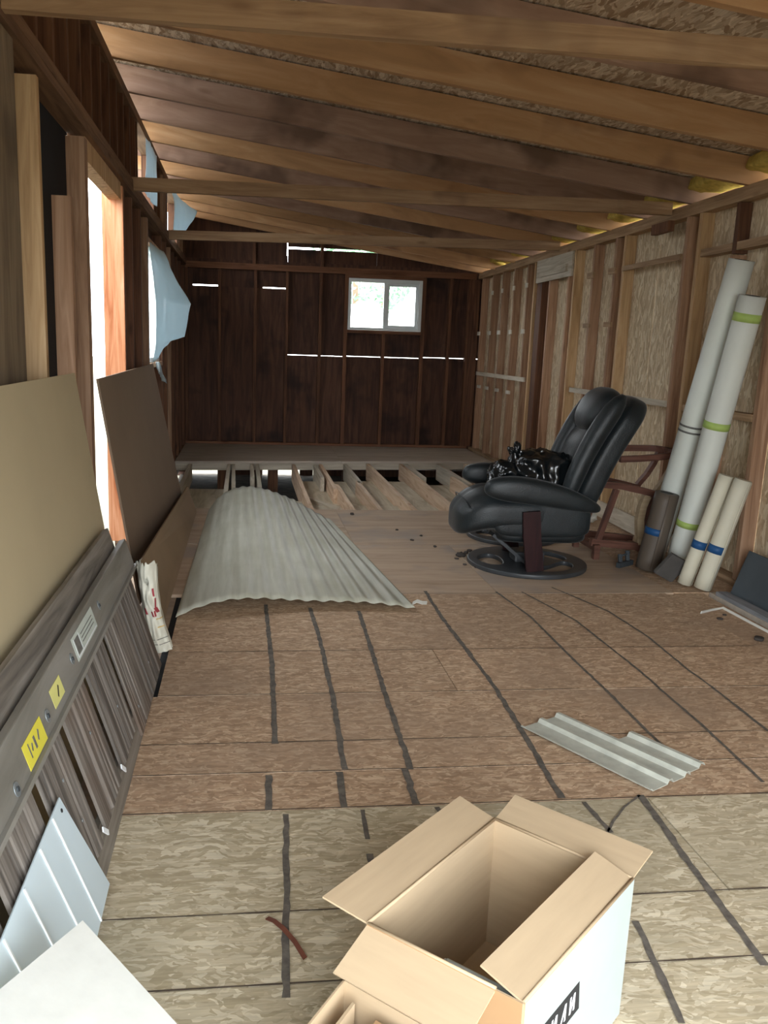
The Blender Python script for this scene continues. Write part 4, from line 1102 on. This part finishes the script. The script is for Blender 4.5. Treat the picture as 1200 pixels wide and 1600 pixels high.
film('plastic_sheet', 'plastic sheet over the first upper hole in the left wall', [[(-0.775, 7.15, 2.95), (-0.773, 7.5, 2.96), (-0.770, 7.86, 2.96)], [(-0.772, 7.0, 2.72), (-0.768, 7.4, 2.74), (-0.76, 7.75, 2.75)], [(-0.772, 6.9, 2.52), (-0.768, 7.3, 2.51), (-0.76, 7.7, 2.52)]], 30, 24, 'film', .012, 8, 5)
film('plastic_sheet', 'torn plastic sheet over the second upper hole in the left wall', [[(-0.765, 9.2, 2.95), (-0.735, 9.7, 2.95), (-0.715, 10.4, 2.95)], [(-0.735, 9.25, 2.75), (-0.655, 9.8, 2.80), (-0.555, 10.2, 2.85)], [(-0.755, 9.25, 2.45), (-0.715, 9.6, 2.52), (-0.675, 9.9, 2.6)]], 30, 24, 'film', .012, 8, 9)

# ---- outside, seen through the back window
def tree(label, x, y, h, r, seed, n):
    e = empty('tree', (x, y, -.46)); tag(e, label, 'tree', 'trees behind the back window')
    rnd = random.Random(seed)
    tube('trunk', [(x, y, -.46), (x+.1, y, h*.3), (x, y, h*.7)], .18, M['bark'], e, 10, radii=[.22, .17, .08])
    V = []; F = []
    for k in range(n):
        a = rnd.uniform(0, 2*PI); ph = math.acos(rnd.uniform(-1, 1)); q = r*rnd.uniform(.35, 1)**.5
        c = Vector((x+q*math.sin(ph)*math.cos(a), y+q*math.sin(ph)*math.sin(a), h*.62+q*1.1*math.cos(ph)))
        d1 = Vector((rnd.uniform(-1, 1), rnd.uniform(-1, 1), rnd.uniform(-1, 1))).normalized()
        d2 = d1.cross(Vector((rnd.uniform(-1, 1), rnd.uniform(-1, 1), rnd.uniform(-1, 1)))).normalized()
        s = rnd.uniform(.10, .2)
        b_ = len(V)
        V += [c-d1*s, c+d2*s*.5, c+d1*s, c-d2*s*.5]; F.append((b_, b_+1, b_+2, b_+3))
    mesh('foliage', V, F, M['leaf'], e)
for k, (lb, x, y, h, r) in enumerate((('leafy green tree seen in the left pane of the back window', 4.2, 33, 6.0, 2.2), ('leafy green tree seen in the right pane of the back window', 9.0, 33.5, 6.5, 2.3), ('tall green tree farthest behind the back window', 6.6, 41, 8.0, 3.2), ('low green tree behind the white gable outside', 13.2, 38, 5.5, 1.8))):
    tree(lb, x, y, h, r, k+3, 1500)
def shed(name, label, x0, x1, y0, y1, h, rh):
    e = empty(name, ((x0+x1)/2, (y0+y1)/2, -.46)); tag(e, label, 'shed')
    box('shed_wall', (x0, x1, y0, y1, -.46, h), M['white_paint'], e)
    xm = (x0+x1)/2; o_ = .2
    V = [(x, y, z) for y in (y0-o_, y1+o_) for x, z in ((x0-o_, h-.02), (x1+o_, h-.02), (xm, h+rh))]
    mesh('shed_roof', V, [(0, 1, 2), (5, 4, 3), (0, 3, 4, 1), (1, 4, 5, 2), (2, 5, 3, 0)], M['white_paint'], e)
    box('shed_door', ((x0+x1)/2-.4, (x0+x1)/2+.4, y0-.03, y0, -.45, 1.55), M['white_frame'], e)
shed('white_shed', 'white shed with a low roof seen through the left pane of the back window', 2.6, 4.1, 25, 28, 2.5, .15)
shed('white_shed', 'white gabled shed seen at the right edge of the back window', 4.9, 7.6, 27, 30, 2.3, 1.3)
